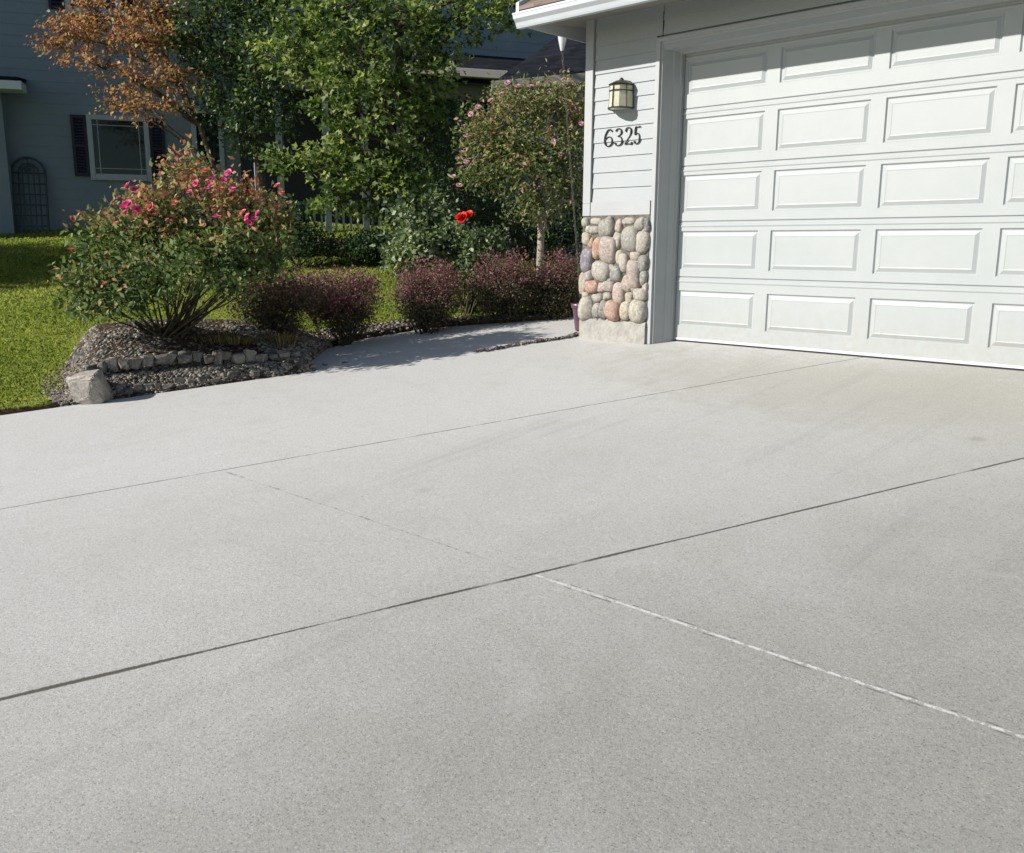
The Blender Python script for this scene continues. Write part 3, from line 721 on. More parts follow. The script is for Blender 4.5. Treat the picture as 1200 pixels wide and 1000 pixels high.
for i, ch in enumerate('6325'):
    cx0, cx1 = [on_y(q, 163, WY)[0] for q in ((708, 721), (720.5, 731.5), (732, 742.5), (743, 752))[i]]
    zc = [1.552, 1.552, 1.553, 1.553][i]; hgt = .142
    pth = smooth_path(digits[ch][0]); b = MB(); L = len(pth)
    pts = [(cx0 + (cx1 - cx0) * (.06 + .86 * u), WY - .011, zc + hgt * v) for u, v in pth]
    rad = []
    for k in range(L):
        d = pth[min(k + 1, L - 1)] - pth[max(k - 1, 0)]; vert = abs(d[1]) / (abs(d[0]) + abs(d[1]) + 1e-6)
        rad.append(.0036 + .0060 * vert)
    rad[0] = rad[-1] = .0095
    b.tube(pts, rad, 8); b.build('digit', M['numeral'], num)

# rain chain with its outlet and the pot it runs into
rc_top = on_y(659, 40, -.02); potc = np.array([-1.17, .08, float(Pz(.08))])
rc = empty('rain_chain', tuple(rc_top)); tag(rc, 'thin metal rain chain hanging from the eave outlet down to the purple pot', 'rain chain')
b = MB(); b.lathe((rc_top[0], rc_top[1], rc_top[2] - .15), [(.014, 0), (.022, .03), (.038, .10), (.045, .16), (.045, .18)], 16); b.build('outlet', M['gutter'], rc, smooth=True)
b = MB(); p0 = np.array([rc_top[0], rc_top[1], rc_top[2] - .14]); p1 = np.array([potc[0] + .005, potc[1], potc[2] + .26]); nl = 46
for k in range(nl):
    c = p0 + (p1 - p0) * (k + .5) / nl; L = np.linalg.norm(p1 - p0) / nl * .62; ax = (p1 - p0) / np.linalg.norm(p1 - p0)
    sd_ = np.array([1, 0, 0]) if k % 2 else np.array([0, 1, 0]); ring = []
    for a_ in np.linspace(0, 2 * math.pi, 11): ring.append(c + ax * L * math.cos(a_) + sd_ * .009 * math.sin(a_))
    b.tube(ring, .0024, 5, cap=False)
b.build('links', M['chain'], rc)
pot = empty('flower_pot', tuple(potc)); tag(pot, 'tapered purple glazed pot beside the stone corner of the garage', 'pot')
b = MB(); b.lathe((potc[0], potc[1], potc[2] + .004), [(0, 0), (.045, 0), (.05, .01), (.078, .22), (.09, .225), (.094, .262), (.086, .265), (.08, .235), (.07, .21)], 28); b.build('bowl', M['pot'], pot, smooth=True)
b = MB(); b.lathe((potc[0], potc[1], potc[2] + .214), [(.076, 0), (0, .01)], 20); b.build('soil', M['soil'], pot)

# ------------------------------------------------------------------ main house behind the garden
hd = np.array([.4695, .8829, 0]); hn = np.array([.8829, -.4695, 0]); H0 = np.array([-12.9, -.79, 0])
def hp(px, py, off=0.):                        # pixel -> (a, z) on the house's front plane moved off metres forward
    dd = ray(px, py); P0 = H0 + hn * off; t = ((P0 - CAM) @ hn) / (dd @ hn); X = CAM + t * dd
    return float((X - H0) @ hd), float(X[2])
def hw(a, z, off=0.): return H0 + hd * a + hn * off + np.array([0, 0, z])
def hbox(b, a0, a1, z0, z1, o0, o1, mi=0):
    b.obox(hw(a0, z0, o0), hd * (a1 - a0), hn * (o1 - o0), (0, 0, z1 - z0), mi)
mh = empty('main_house', tuple(hw(4, .6))); tag(mh, 'blue grey two storey house with white window trim and a porch behind the trees', 'house')
b = MB()
k = 0; z = .2
while z < 8.4:                                  # lap boards
    o1 = .005
    p = [hw(-3.0, z, o1), hw(15, z, o1), hw(15, z + .18, 0), hw(-3.0, z + .18, 0)]; b.poly(p); b.poly([hw(-3.0, z, -.03), hw(15, z, -.03), p[1], p[0]]); z += .18
hbox(b, -3, 15, -.5, 8.4, -8, -.031)
b.build('wall', M['house'], mh)
def window(px0, px1, py0, py1, fr=.085, off=.05, depth=.06, grids=True):
    pm_ = (py0 + py1) / 2
    a0, _ = hp(px0, pm_); a1, _ = hp(px1, pm_); _, z1 = hp((px0 + px1) / 2, py0); _, z0 = hp((px0 + px1) / 2, py1)
    wnd = MB()
    hbox(wnd, a0, a0 + fr, z0, z1, .0125, off); hbox(wnd, a1 - fr, a1, z0, z1, .0125, off); hbox(wnd, a0 + fr, a1 - fr, z1 - fr, z1, .0125, off); hbox(wnd, a0 + fr, a1 - fr, z0, z0 + fr * 1.3, .0125, off + .012)
    fo = wnd.build('window', M['wframe'], mh, bevel=.006)
    g = MB(); hbox(g, a0 + fr, a1 - fr, z0 + fr, z1 - fr, .0126, .018); g.build('pane', M['glass'], fo)
    if grids:
        g = MB(); t_ = .012; m_ = (a1 - a0) * .17
        for a_ in (a0 + fr + m_ * .5, a1 - fr - m_ * .5): hbox(g, a_ - t_ / 2, a_ + t_ / 2, z0 + fr, z1 - fr, .0182, .024)
        for z_ in (z0 + fr + m_ * .7, z1 - fr - m_ * .5): hbox(g, a0 + fr, a1 - fr, z_ - t_ / 2, z_ + t_ / 2, .0241, .028)
        g.build('muntin', M['wframe'], fo)
    return a0, a1, z0, z1
def shutter(a0, a1, z0, z1):
    s = MB(); fw = .05
    hbox(s, a0, a0 + fw, z0, z1, .0125, .045); hbox(s, a1 - fw, a1, z0, z1, .0125, .045)
    for zz in (z0, (z0 + z1) / 2 - fw / 2, z1 - fw): hbox(s, a0 + fw, a1 - fw, zz, zz + fw, .0126, .044)
    n_ = int((z1 - z0) / .05)
    for i in range(n_):
        zz = z0 + i * (z1 - z0) / n_; s.poly([hw(a0 + fw, zz, .040), hw(a1 - fw, zz, .040), hw(a1 - fw, zz + .045, .016), hw(a0 + fw, zz + .045, .016)])
    s.build('shutter', M['shutter'], mh)
a0, a1, z0, z1 = window(104, 176, 136, 212)
aS, _ = hp(85, 170); shutter(aS, a0 - .005, z0 + .06, z1 - .02); shutter(a1 + .005, a1 + (a0 - aS), z0 + .06, z1 - .02)
b0, b1, y0_, y1_ = window(74, 140, -62, 18); aS, _ = hp(55, -20); shutter(aS, b0 - .005, y0_ + .05, y1_ - .02); shutter(b1 + .005, b1 + (b0 - aS), y0_ + .05, y1_ - .02)
window(225, 262, 128, 200, grids=False)
# low front wing at the left edge: wall, eave with gutter, roof
wg = MB(); aW, _ = hp(33, 200); _, zE = hp(15, 115)
hbox(wg, -9, aW - .25, -.5, zE + .02, -2, .35); wg.build('wing_wall', M['house'], mh)
wg = MB(); aE, zT = hp(27, 105, .75); hbox(wg, -9, aE, zT - .02, zT + .12, .40, .85); wg.build('wing_eave', M['gutter'], mh, bevel=.01)
wg = MB(); wg.obox(hw(-9, zT + .125, .86), hd * (aE - .05 + 9), -hn * 3 + np.array([0, 0, .35]), (0, 0, .05)); wg.build('wing_roof', M['shingle_dark'], mh)
# porch: floor, posts, railing, beam, roof
po = 2.0
aP0, _ = hp(296, 200, po); aP1, _ = hp(560, 200, po); _, zF = hp(380, 292, po); _, zR = hp(345, 236, po); _, zB = hp(345, 103, po)
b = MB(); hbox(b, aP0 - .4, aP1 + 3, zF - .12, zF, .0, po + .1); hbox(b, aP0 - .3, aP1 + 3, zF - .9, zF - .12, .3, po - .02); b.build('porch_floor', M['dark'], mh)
for px in (301, 328, 383, 428, 470, 540):
    b = MB(); a_, _ = hp(px, 180, po); hbox(b, a_ - .05, a_ + .05, zF, zB - .02, po - .1, po); hbox(b, a_ - .07, a_ + .07, zF, zF + .12, po - .12, po + .02); b.build('porch_post', M['wframe'], mh, bevel=.004)
b = MB()
for zz in (zR, zF + .12): hbox(b, aP0, aP1, zz - .045, zz, po - .075, po - .025)
a_ = aP0 + .1
while a_ < aP1: hbox(b, a_, a_ + .035, zF + .12, zR - .045, po - .066, po - .034); a_ += .125
b.build('porch_railing', M['wframe'], mh)
b = MB(); hbox(b, aP0 - .2, aP1 + 3, zB - .02, zB + .2, po - .12, po + .02); b.build('porch_beam', M['soffit'], mh)
b = MB(); b.obox(hw(aP0 - .4, zB + .2, po + .35), hd * (aP1 - aP0 + 3.2), -hn * 2.4 + np.array([0, 0, .9]), (0, 0, .06)); b.build('porch_roof', M['shingle_dark'], mh)
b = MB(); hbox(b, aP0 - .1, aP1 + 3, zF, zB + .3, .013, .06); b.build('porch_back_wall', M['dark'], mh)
# right-hand roofs above the porch
def hip(px0, px1, pyE0, pyE1, ridge, d, dback, name, gut):
    e0, e1 = at(px0, pyE0, d), at(px1, pyE1, d); r0, r1 = at(*ridge[0], d + dback), at(*ridge[1], d + dback)
    b = MB(); th = np.array([0, 0, -.06])
    b.poly([e0, e1, r1, r0]); b.poly([e0 + th, r0 + th, r1 + th, e1 + th]); b.poly([e0, e0 + th, e1 + th, e1]); b.poly([e1, e1 + th, r1 + th, r1]); b.poly([r0, r0 + th, e0 + th, e0])
    rf_ = b.build(name, M['shingle_dark'], mh)
    b = MB(); fw = (e1 - e0) / np.linalg.norm(e1 - e0); nn = np.array([-.0, 0, 1.]); sdv = np.cross(fw, nn)
    b.obox(e0 - fw * .05 + sdv * .10 + np.array([0, 0, -.15]), (e1 - e0) + fw * .1, -sdv * .12, (0, 0, .135)); b.build('eave_gutter', gut, rf_, bevel=.01)
    return e0, e1
hip(470, 592, 75, 83, [(470, 58), (540, 62)], 15.0, 1.6, 'hip_roof', M['soffit'])
e0, e1 = hip(580, 700, 95, 84, [(656, 41), (760, 20)], 12.6, 2.0, 'hip_roof', M['soffit'])
b = MB(); a2 = at(590, 100, 12.9); a3 = at(720, 96, 12.9); b.obox(a2 + np.array([0, 0, -3.2]), a3 - a2, np.array([-.5, 1.0, 0]), (0, 0, 3.25)); b.build('entry_wall', M['house'], mh)
# garden trellis leaning on the wall
tl = MB(); ta0, tz1 = hp(14, 184, .12); ta1, _ = hp(57, 184, .12); _, tz0 = hp(36, 281, .12); ta1b, _ = hp(58, 260, .12)
ta0, _ = hp(16, 230, .12); ta1, _ = hp(55, 230, .12); rr_ = (ta1 - ta0) / 2; cm = (ta0 + ta1) / 2
arch = [hw(ta0, tz0, .30)] + [hw(cm - rr_ * math.cos(t), tz1 - rr_ + rr_ * math.sin(t), .08) for t in np.linspace(0, math.pi, 14)] + [hw(ta1, tz0, .30)]
tl.tube(arch, .022, 6)
arch2 = [hw(ta0 + .1, tz0, .30)] + [hw(cm - (rr_ - .1) * math.cos(t), tz1 - rr_ + (rr_ - .1) * math.sin(t), .08) for t in np.linspace(0, math.pi, 14)] + [hw(ta1 - .1, tz0, .30)]
tl.tube(arch2, .014, 6)
for k in range(7):
    z_ = tz0 + (tz1 - rr_ - tz0) * (k + .3) / 6.3; o_ = .30 - .22 * (z_ - tz0) / (tz1 - tz0); tl.tube([hw(ta0, z_, o_), hw(ta1, z_, o_)], .012, 5)
for q in (-.33, 0, .33):
    tl.tube([hw(cm + rr_ * q, tz0, .30), hw(cm + rr_ * q, tz1 - rr_ * (.1 if q == 0 else .4), .09)], .012, 5)
sp_ = [hw(cm + rr_ * .32 * math.cos(t) * (1 - t / 9), tz1 - rr_ * .75 + rr_ * .3 * math.sin(t) * (1 - t / 9), .09) for t in np.linspace(0, 7, 20)]
tl.tube(sp_, .012, 5)
tr_o = tl.build('garden_trellis', M['trellis']); tag(tr_o, 'tall arched iron trellis leaning on the blue grey house wall', 'trellis')

# ------------------------------------------------------------------ foliage
def blobs_px(bl):
    """(px,py,depth,rx_px,ry_px[,depth radius m]) -> centres and radii"""
    C_ = []; R_ = []
    for q in bl:
        px, py, d, rx, ry = q[:5]; C_.append(at(px, py, d)); k = d / F; R_.append((rx * k, (q[5] if len(q) > 5 else (rx + ry) / 2 * k), ry * k))
    return np.array(C_), np.array(R_)
VIEW = np.array([c_w[0], c_w[1], 0]); VIEW /= np.linalg.norm(VIEW); RIGHT = np.array([c_r[0], c_r[1], 0]); RIGHT /= np.linalg.norm(RIGHT)
def sample_blobs(Cc, Rr, n, shell=.55):
    wgt = Rr[:, 0] * Rr[:, 1] * Rr[:, 2]; wgt = wgt ** .8; idx = rng.choice(len(Cc), n, p=wgt / wgt.sum())
    d = rng.normal(size=(n, 3)); d /= np.linalg.norm(d, axis=1)[:, None]
    r = (shell + (1 - shell) * rng.uniform(0, 1, n) ** .6); inner = rng.uniform(0, 1, n) < .25; r[inner] = rng.uniform(.1, .8, inner.sum())
    q = d * r[:, None] * Rr[idx]
    return Cc[idx] + q[:, :1] * RIGHT + q[:, 1:2] * VIEW + q[:, 2:3] * np.array([0, 0, 1.]), d, idx
def leaves(name, P, size, mat, parent=None, var=None, out_dir=None, aspect=.55, fold=.25, droop=.3, lobed=False, jit=.9):
    """leaf blades: two folded halves from base to tip"""
    n = len(P)
    dirn = rng.normal(size=(n, 3)) * jit
    if out_dir is not None: dirn += out_dir
    dirn[:, 2] -= droop; dirn /= np.linalg.norm(dirn, axis=1)[:, None]
    up = rng.normal(size=(n, 3)) * .65 + np.array([0, 0, .9]); sdv = np.cross(dirn, up); sdv /= np.linalg.norm(sdv, axis=1)[:, None] + 1e-9
    nn = np.cross(sdv, dirn); s = size[:, None]
    base = P; tip = P + dirn * s; 
    if lobed:
        l1 = P + dirn * s * .30 + sdv * s * .52 * 1.0 + nn * s * fold * .5; r1 = P + dirn * s * .30 - sdv * s * .52 + nn * s * fold * .5
        l2 = P + dirn * s * .48 + sdv * s * .20; r2 = P + dirn * s * .48 - sdv * s * .20
        V = np.stack([base, l1, l2, tip, r2, r1], 1).reshape(-1, 3); i = np.arange(n)[:, None] * 6
        Fc = np.stack([i + 0, i + 1, i + 2, i + 0, i + 2, i + 4, i + 2, i + 3, i + 4, i + 0, i + 4, i + 5], 1).reshape(-1, 3); per = 4
    else:
        l1 = P + dirn * s * .42 + sdv * s * aspect * .5 + nn * s * fold * .3; r1 = P + dirn * s * .42 - sdv * s * aspect * .5 + nn * s * fold * .3
        V = np.stack([base, l1, tip, r1], 1).reshape(-1, 3); i = np.arange(n)[:, None] * 4
        Fc = np.stack([i + 0, i + 1, i + 2, i + 0, i + 2, i + 3], 1).reshape(-1, 3); per = 2
    if var is None: var = rng.uniform(0, 1, n)
    return fast_mesh(name, V, Fc, mat, parent, np.repeat(np.clip(var, 0, 1), per))
def clumps(Cc, Rr, nclump, per, spread, shell=.55, flat_=.75, cvs=.16):
    """clump centres spread in the blobs, leaves gathered round each"""
    c, d, idx = sample_blobs(Cc, Rr, nclump, shell)
    k = rng.poisson(per, nclump).clip(3); rep = np.repeat(np.arange(nclump), k)
    off = rng.normal(size=(len(rep), 3)) * spread * np.array([1, 1, flat_])
    cv = rng.normal(0, cvs, nclump)[rep]
    return c[rep] + off, d[rep], cv, c
def branch_to(b, base, c, r0, r1, n=6, sag=.12, sides=5):
    pts = []; ctrl = base + (c - base) * .5 + np.array([rng.normal(0, .08), rng.normal(0, .08), .18 * np.linalg.norm(c - base)])
    for t in np.linspace(0, 1, n):
        pts.append((1 - t) ** 2 * base + 2 * t * (1 - t) * ctrl + t * t * c + rng.normal(0, .006, 3))
    b.tube(pts, list(np.linspace(r0, r1, n)), sides)
def tree(name, label, cat, base, trunk_pts, trunk_r, Cc, Rr, ncl, per, spread, size, lmat, bmat, varf=None, nlimb=10, ntwig=120, lobed=False, shell=.5, droop=.3, group=None, aspect=.55, jit=.9, parts=('trunk', 'crown'), flat_=.75):
    root = empty(name, tuple(base)); tag(root, label, cat, group)
    b = MB(); tp = [np.array(q, float) for q in trunk_pts]; b.tube(tp, list(np.linspace(trunk_r, trunk_r * .35, len(tp))), 9)
    P_, d_, cv, cc = clumps(Cc, Rr, ncl, per, spread, shell, flat_)
    limb_ends = [c + rng.normal(0, .05, 3) for c in Cc]
    for c in limb_ends:
        j = rng.integers(max(0, len(tp) // 3), len(tp)); 
        jj = min(range(len(tp) // 3, len(tp)), key=lambda i_: abs(tp[i_][2] - (c[2] - .35 * np.linalg.norm(c[:2] - tp[i_][:2]) - .2)))
        branch_to(b, tp[jj], c, trunk_r * .45, trunk_r * .15, 8, sides=6)
    for i_ in rng.choice(len(cc), min(ntwig, len(cc)), replace=False):
        e = cc[i_]; near = min(limb_ends, key=lambda q: np.linalg.norm(q - e)); branch_to(b, near, e, trunk_r * .12, .003, 4, sides=4)
    b.build(parts[0], bmat, root, smooth=True)
    sz_ = rng.uniform(size[0], size[1], len(P_))
    var = (varf(P_, cv) if varf else .5 + cv + rng.normal(0, .16, len(P_)))
    leaves(parts[1], P_, sz_, lmat, root, var, d_ * .7, aspect=aspect, lobed=lobed, droop=droop, jit=jit)
    return root

G_ = lambda *a: tuple(a) + (1,)
LM = {}
LM['maple'] = leafmat('bright_green_leaves', [(0, G_(.02, .042, .016)), (.35, G_(.068, .112, .032)), (.7, G_(.165, .225, .070)), (1, G_(.34, .38, .16))], .55, .42, spec=.25)
LM['darkg'] = leafmat('dark_green_leaves', [(0, G_(0.018, 0.039, 0.021)), (.5, G_(0.053, 0.098, 0.042)), (.85, G_(0.128, 0.180, 0.068)), (1, G_(0.255, 0.315, 0.105))], .45, .25, spec=.35)
LM['orange'] = leafmat('russet_leaves', [(0, G_(0.179, 0.105, 0.079)), (.35, G_(0.378, 0.189, 0.095)), (.6, G_(0.546, 0.315, 0.126)), (.8, G_(0.399, 0.326, 0.147)), (1, G_(0.168, 0.221, 0.074))], .55, .4, (1.15, 1.0, .75, 1), .3)
LM['rose'] = leafmat('rose_leaves', [(0, G_(.045, .08, .033)), (.35, G_(.125, .19, .065)), (.58, G_(.24, .30, .11)), (.72, G_(.44, .32, .15)), (.88, G_(.50, .22, .13)), (1, G_(.46, .15, .13))], .6, .32, (1.15, 1.1, .75, 1), .2)
LM['lilac'] = leafmat('pale_green_leaves', [(0, G_(.05, .085, .04)), (.45, G_(.17, .225, .115)), (1, G_(.46, .50, .34))], .5, .3, spec=.3)
LM['hib'] = leafmat('olive_pink_leaves', [(0, G_(.06, .095, .035)), (.45, G_(.17, .22, .075)), (.72, G_(.32, .33, .12)), (.88, G_(.44, .30, .19)), (1, G_(.60, .32, .34))], .55, .38, (1.15, 1.08, .85, 1), .2)
LM['barb'] = leafmat('barberry_leaves', [(0, G_(.04, .046, .028)), (.3, G_(.085, .088, .048)), (.5, G_(.13, .125, .068)), (.62, G_(.17, .095, .095)), (.85, G_(.27, .115, .14)), (1, G_(.38, .18, .17))], .55, .3, (1.2, .95, .9, 1), .25)
LM['straw'] = leafmat('straw_leaves', [(0, G_(.06, .06, .02)), (.5, G_(.20, .15, .06)), (1, G_(.33, .24, .12))], .6, .3)
LM['pink'] = leafmat('pink_petals', [(0, G_(.45, .03, .14)), (.5, G_(.68, .07, .26)), (1, G_(.80, .25, .42))], .5, .3, (1.2, .8, .9, 1), .2)
LM['red'] = leafmat('red_petals', [(0, G_(.45, .008, .006)), (1, G_(.75, .03, .015))], .45, .3, (1.2, .6, .6, 1), .2)
LM['coral'] = leafmat('coral_petals', [(0, G_(.50, .10, .09)), (1, G_(.72, .28, .18))], .5, .3, (1.2, .8, .7, 1), .2)
LM['blush'] = leafmat('blush_petals', [(0, G_(.50, .22, .30)), (1, G_(.72, .48, .52))], .5, .3, (1.1, .9, .95, 1), .2)
def bloom(parent, name, c, r, mat, facing=None):
    """layered petals cupped round a centre"""
    V = []; Fs = []; n0 = 0; vr = []
    f_ = (np.array([.3, -.55, .7]) if facing is None else facing) + rng.normal(0, .3, 3); f_ /= np.linalg.norm(f_)
    a = np.cross(f_, (0, 0, 1)); a /= np.linalg.norm(a); b_ = np.cross(f_, a)
    for ring, (np_, rr, tilt) in enumerate([(7, 1.0, .35), (6, .75, .75), (5, .5, 1.1), (3, .28, 1.4)]):
        for k in range(np_):
            t = 2 * math.pi * (k + .5 * ring) / np_ + rng.normal(0, .1); o_ = math.cos(t) * a + math.sin(t) * b_; s_ = -math.sin(t) * a + math.cos(t) * b_
            R_ = r * rr; up_ = f_ * math.sin(tilt) + o_ * math.cos(tilt)
            q = [c, c + up_ * R_ * .55 + s_ * R_ * .42, c + up_ * R_ * .95 + s_ * R_ * .30 - f_ * R_ * .05, c + up_ * R_ * 1.0 - s_ * R_ * .30 - f_ * R_ * .05, c + up_ * R_ * .55 - s_ * R_ * .42]
            V += q; Fs.append([n0, n0 + 1, n0 + 2, n0 + 3, n0 + 4]); n0 += 5; vr.append(rng.uniform(0, 1))
    return fast_mesh(name, np.array(V), np.array(Fs), mat, parent, np.array(vr))
# --- big bright green tree in the middle
Cc, Rr = blobs_px([(350, 40, 10.6, 55, 50), (395, 15, 10.4, 60, 45), (430, 70, 10.3, 55, 45), (480, 30, 10.6, 60, 50), (545, 20, 10.6, 60, 35), (590, -5, 10.5, 45, 28),
                   (385, 105, 10.3, 40, 30), (450, 125, 10.3, 50, 35), (420, 165, 10.3, 50, 35), (385, 195, 10.3, 55, 28), (460, 190, 10.4, 45, 35), (335, 190, 10.2, 35, 18),
                   (440, 225, 10.3, 60, 30), (395, 235, 10.4, 38, 22), (500, 110, 10.6, 40, 45), (340, -60, 10.8, 80, 60), (460, -80, 10.8, 100, 70), (570, -70, 10.8, 70, 50), (505, 70, 10.5, 35, 35)])
tb = ground_hit(480, 330, 9.8); tb = at(482, 330, 10.7); tb[2] = Tz(tb[0], tb[1]) - .03
tp = [tb] + [np.array([*at(px, py, 10.7)]) for px, py in ((480, 270), (476, 190), (470, 110), (467, 30), (465, -60))]
def vmaple(P_, cv): return .60 + cv * 1.3 + rng.normal(0, .20, len(P_))
tree('maple_tree', 'large bright green broadleaf tree in the middle in front of the porch', 'tree', tb, tp, .085, Cc, Rr, 820, 24, .088, (.05, .088), LM['maple'], M['bark'], vmaple, ntwig=320, lobed=True, shell=.3, droop=.25, flat_=.55)
Cc, Rr = [], []
sh = np.array([-sdir.x, -sdir.y, 0.]); sh /= np.linalg.norm(sh)
for px, py, L_, r_ in [(0, 325, 8.0, 1.1), (40, 318, 8.0, 1.0), (80, 312, 8.2, 1.0), (20, 300, 8.3, 1.0), (120, 305, 8.4, .9), (-60, 330, 8, 1.2), (60, 292, 8.2, .6), (-40, 300, 8.2, 1.2)]:
    g_ = ground_hit(px, py); c_ = g_ - sh * L_ + np.array([0, 0, L_ * math.tan(R(SUN_EL))]); Cc.append(c_); Rr.append((r_, r_, r_ * .42))
Cc = np.array(Cc); Rr = np.array(Rr); tb = Cc.mean(0).copy(); tb[2] = Tz(tb[0], tb[1]) - .05
tree('maple_tree', 'broadleaf tree outside the left edge that shades the far lawn', 'tree', tb, [tb, tb + np.array([0, 0, 1.6]), tb + np.array([.1, 0, 3.0]), tb + np.array([.1, .1, 4.2])], .13, Cc, Rr, 500, 16, .16, (.09, .15), LM['maple'], M['bark'], None, ntwig=60, lobed=True, shell=.2)
# --- darker green tree to its left
Cc, Rr = blobs_px([(250, 30, 12.0, 60, 45), (300, 70, 11.8, 55, 45), (240, 90, 12.0, 40, 35), (280, 130, 11.9, 50, 32), (310, 10, 12, 50, 40), (265, -50, 12, 80, 60), (320, 130, 11.9, 30, 35), (215, 50, 12, 35, 30), (285, 165, 11.9, 25, 22)])
tb = at(318, 300, 12.3); tb[2] = Tz(tb[0], tb[1]) - .03
tp = [tb] + [at(px, py, 12.3) for px, py in ((312, 240), (300, 170), (285, 100), (275, 20), (270, -60))]
tree('dark_green_tree', 'dark glossy green tree between the russet tree and the bright green tree', 'tree', tb, tp, .07, Cc, Rr, 640, 22, .085, (.042, .078), LM['darkg'], M['bark'], lambda P_, cv: .56 + cv * 1.2 + rng.normal(0, .24, len(P_)), ntwig=150, shell=.35, aspect=.6)
# --- russet tree at the upper left
Cc, Rr = blobs_px([(120, 25, 11.8, 62, 32), (165, 55, 11.6, 55, 33), (80, 45, 11.8, 30, 18), (110, 75, 11.7, 45, 14), (190, 20, 11.9, 50, 35), (150, 95, 11.6, 38, 20), (140, 120, 11.6, 30, 12), (175, 125, 11.5, 35, 18),
                   (205, 95, 11.7, 40, 25), (60, 52, 11.8, 20, 10), (150, -40, 12, 90, 50), (210, 130, 11.7, 25, 14)])
tb = at(262, 300, 11.9); tb[2] = Tz(tb[0], tb[1]) - .03
tp = [tb] + [at(px, py, 11.9) for px, py in ((260, 250), (252, 200), (235, 150), (212, 100), (185, 50), (165, 0))]
def vor(P_, cv):
    u = (P_ - CAM) @ RIGHT; w_ = P_[:, 2]
    return .42 + cv + rng.normal(0, .20, len(P_)) + .38 * sstep(-4.9, -3.5, u) * (rng.uniform(0, 1, len(P_)) > .4)
rt = tree('russet_tree', 'small tree with russet orange leaves in front of the upper left window', 'tree', tb, tp, .045, Cc, Rr, 400, 22, .085, (.034, .072), LM['orange'], M['bark'], vor, ntwig=420, shell=.25, droop=.4, aspect=.6, flat_=.35)
# --- pink flushed tree beside the garage corner
Cc, Rr = blobs_px([(610, 130, 9.9, 45, 30), (650, 125, 9.9, 40, 30), (585, 165, 9.8, 42, 28), (640, 175, 9.8, 50, 30), (575, 205, 9.8, 38, 25), (625, 215, 9.7, 50, 28), (665, 200, 9.9, 28, 50), (630, 250, 9.7, 38, 18), (675, 140, 10, 20, 40), (600, 185, 9.6, 40, 30), (560, 165, 9.7, 24, 26), (556, 195, 9.7, 22, 20), (575, 140, 9.8, 26, 20), (600, 112, 9.9, 26, 16), (650, 105, 10, 30, 14)])
tb = at(633, 345, 9.95); tb[2] = Tz(tb[0], tb[1]) - .03
tp = [tb] + [at(px, py, 9.95) for px, py in ((633, 310), (634, 275), (631, 240), (628, 190), (630, 130))]
def vhib(P_, cv):
    h_ = P_[:, 2]; return .34 + cv * 1.2 + rng.normal(0, .17, len(P_)) + .24 * sstep(1.3, 2.3, h_)
ft = tree('flowering_tree', 'small round tree with pink flushed olive leaves beside the garage corner', 'tree', tb, tp, .05, Cc, Rr, 780, 15, .075, (.034, .066), LM['hib'], M['barkl'], vhib, ntwig=260, shell=.35, aspect=.5)
for px, py in [(540, 150), (545, 162), (538, 178), (533, 188), (542, 200), (530, 205), (552, 135), (588, 112), (604, 102), (622, 98), (598, 100), (640, 96), (536, 215), (560, 125), (660, 92), (575, 118), (548, 190), (672, 150), (678, 145), (650, 170), (645, 186), (655, 178)]:
    bloom(ft, 'blossom', at(px + rng.normal(0, 2), py + rng.normal(0, 2), 9.55), .034, LM['blush'])
# --- shrubs
def shrub(name, label, cat, bl, base_px, d, ncl, per, spread, size, mat, bark, varf, nst=14, shell=.4, droop=.1, group=None, fanr=.12, aspect=.6, lift=0, jit=.9, ntw=120):
    Cc, Rr = blobs_px(bl); tb = at(*base_px, d); tb[2] = Tz(tb[0], tb[1]) - .02 + lift
    root = empty(name, tuple(tb)); tag(root, label, cat, group)
    P_, d_, cv, cc = clumps(Cc, Rr, ncl, per, spread, shell)
    zmin = tb[2] + .03; ok = P_[:, 2] > zmin; P_, d_, cv = P_[ok], d_[ok], cv[ok]
    b = MB(); mids = []
    for i in range(nst):
        e = cc[rng.integers(len(cc))]; a_ = rng.uniform(0, 6.28); s0 = tb + np.array([math.cos(a_), math.sin(a_), 0]) * fanr * rng.uniform(.1, 1)
        mid = s0 + (e - s0) * .55 + np.array([0, 0, -.03]); mids.append(mid)
        b.tube([s0, s0 + (mid - s0) * .5 + rng.normal(0, .015, 3), mid, e], [.0105, .008, .006, .003], 5)
    for i in rng.choice(len(cc), min(ntw, len(cc)), replace=False):
        near = min(mids, key=lambda q: np.linalg.norm(q - cc[i])); b.tube([near, (near + cc[i]) / 2 + rng.normal(0, .02, 3), cc[i]], [.006, .004, .002], 4)
    b.build('stems', bark, root)
    leaves('foliage', P_, rng.uniform(size[0], size[1], len(P_)), mat, root, varf(P_, cv, tb), d_ * .6, aspect=aspect, droop=droop, jit=jit)
    return root, Cc, Rr, tb
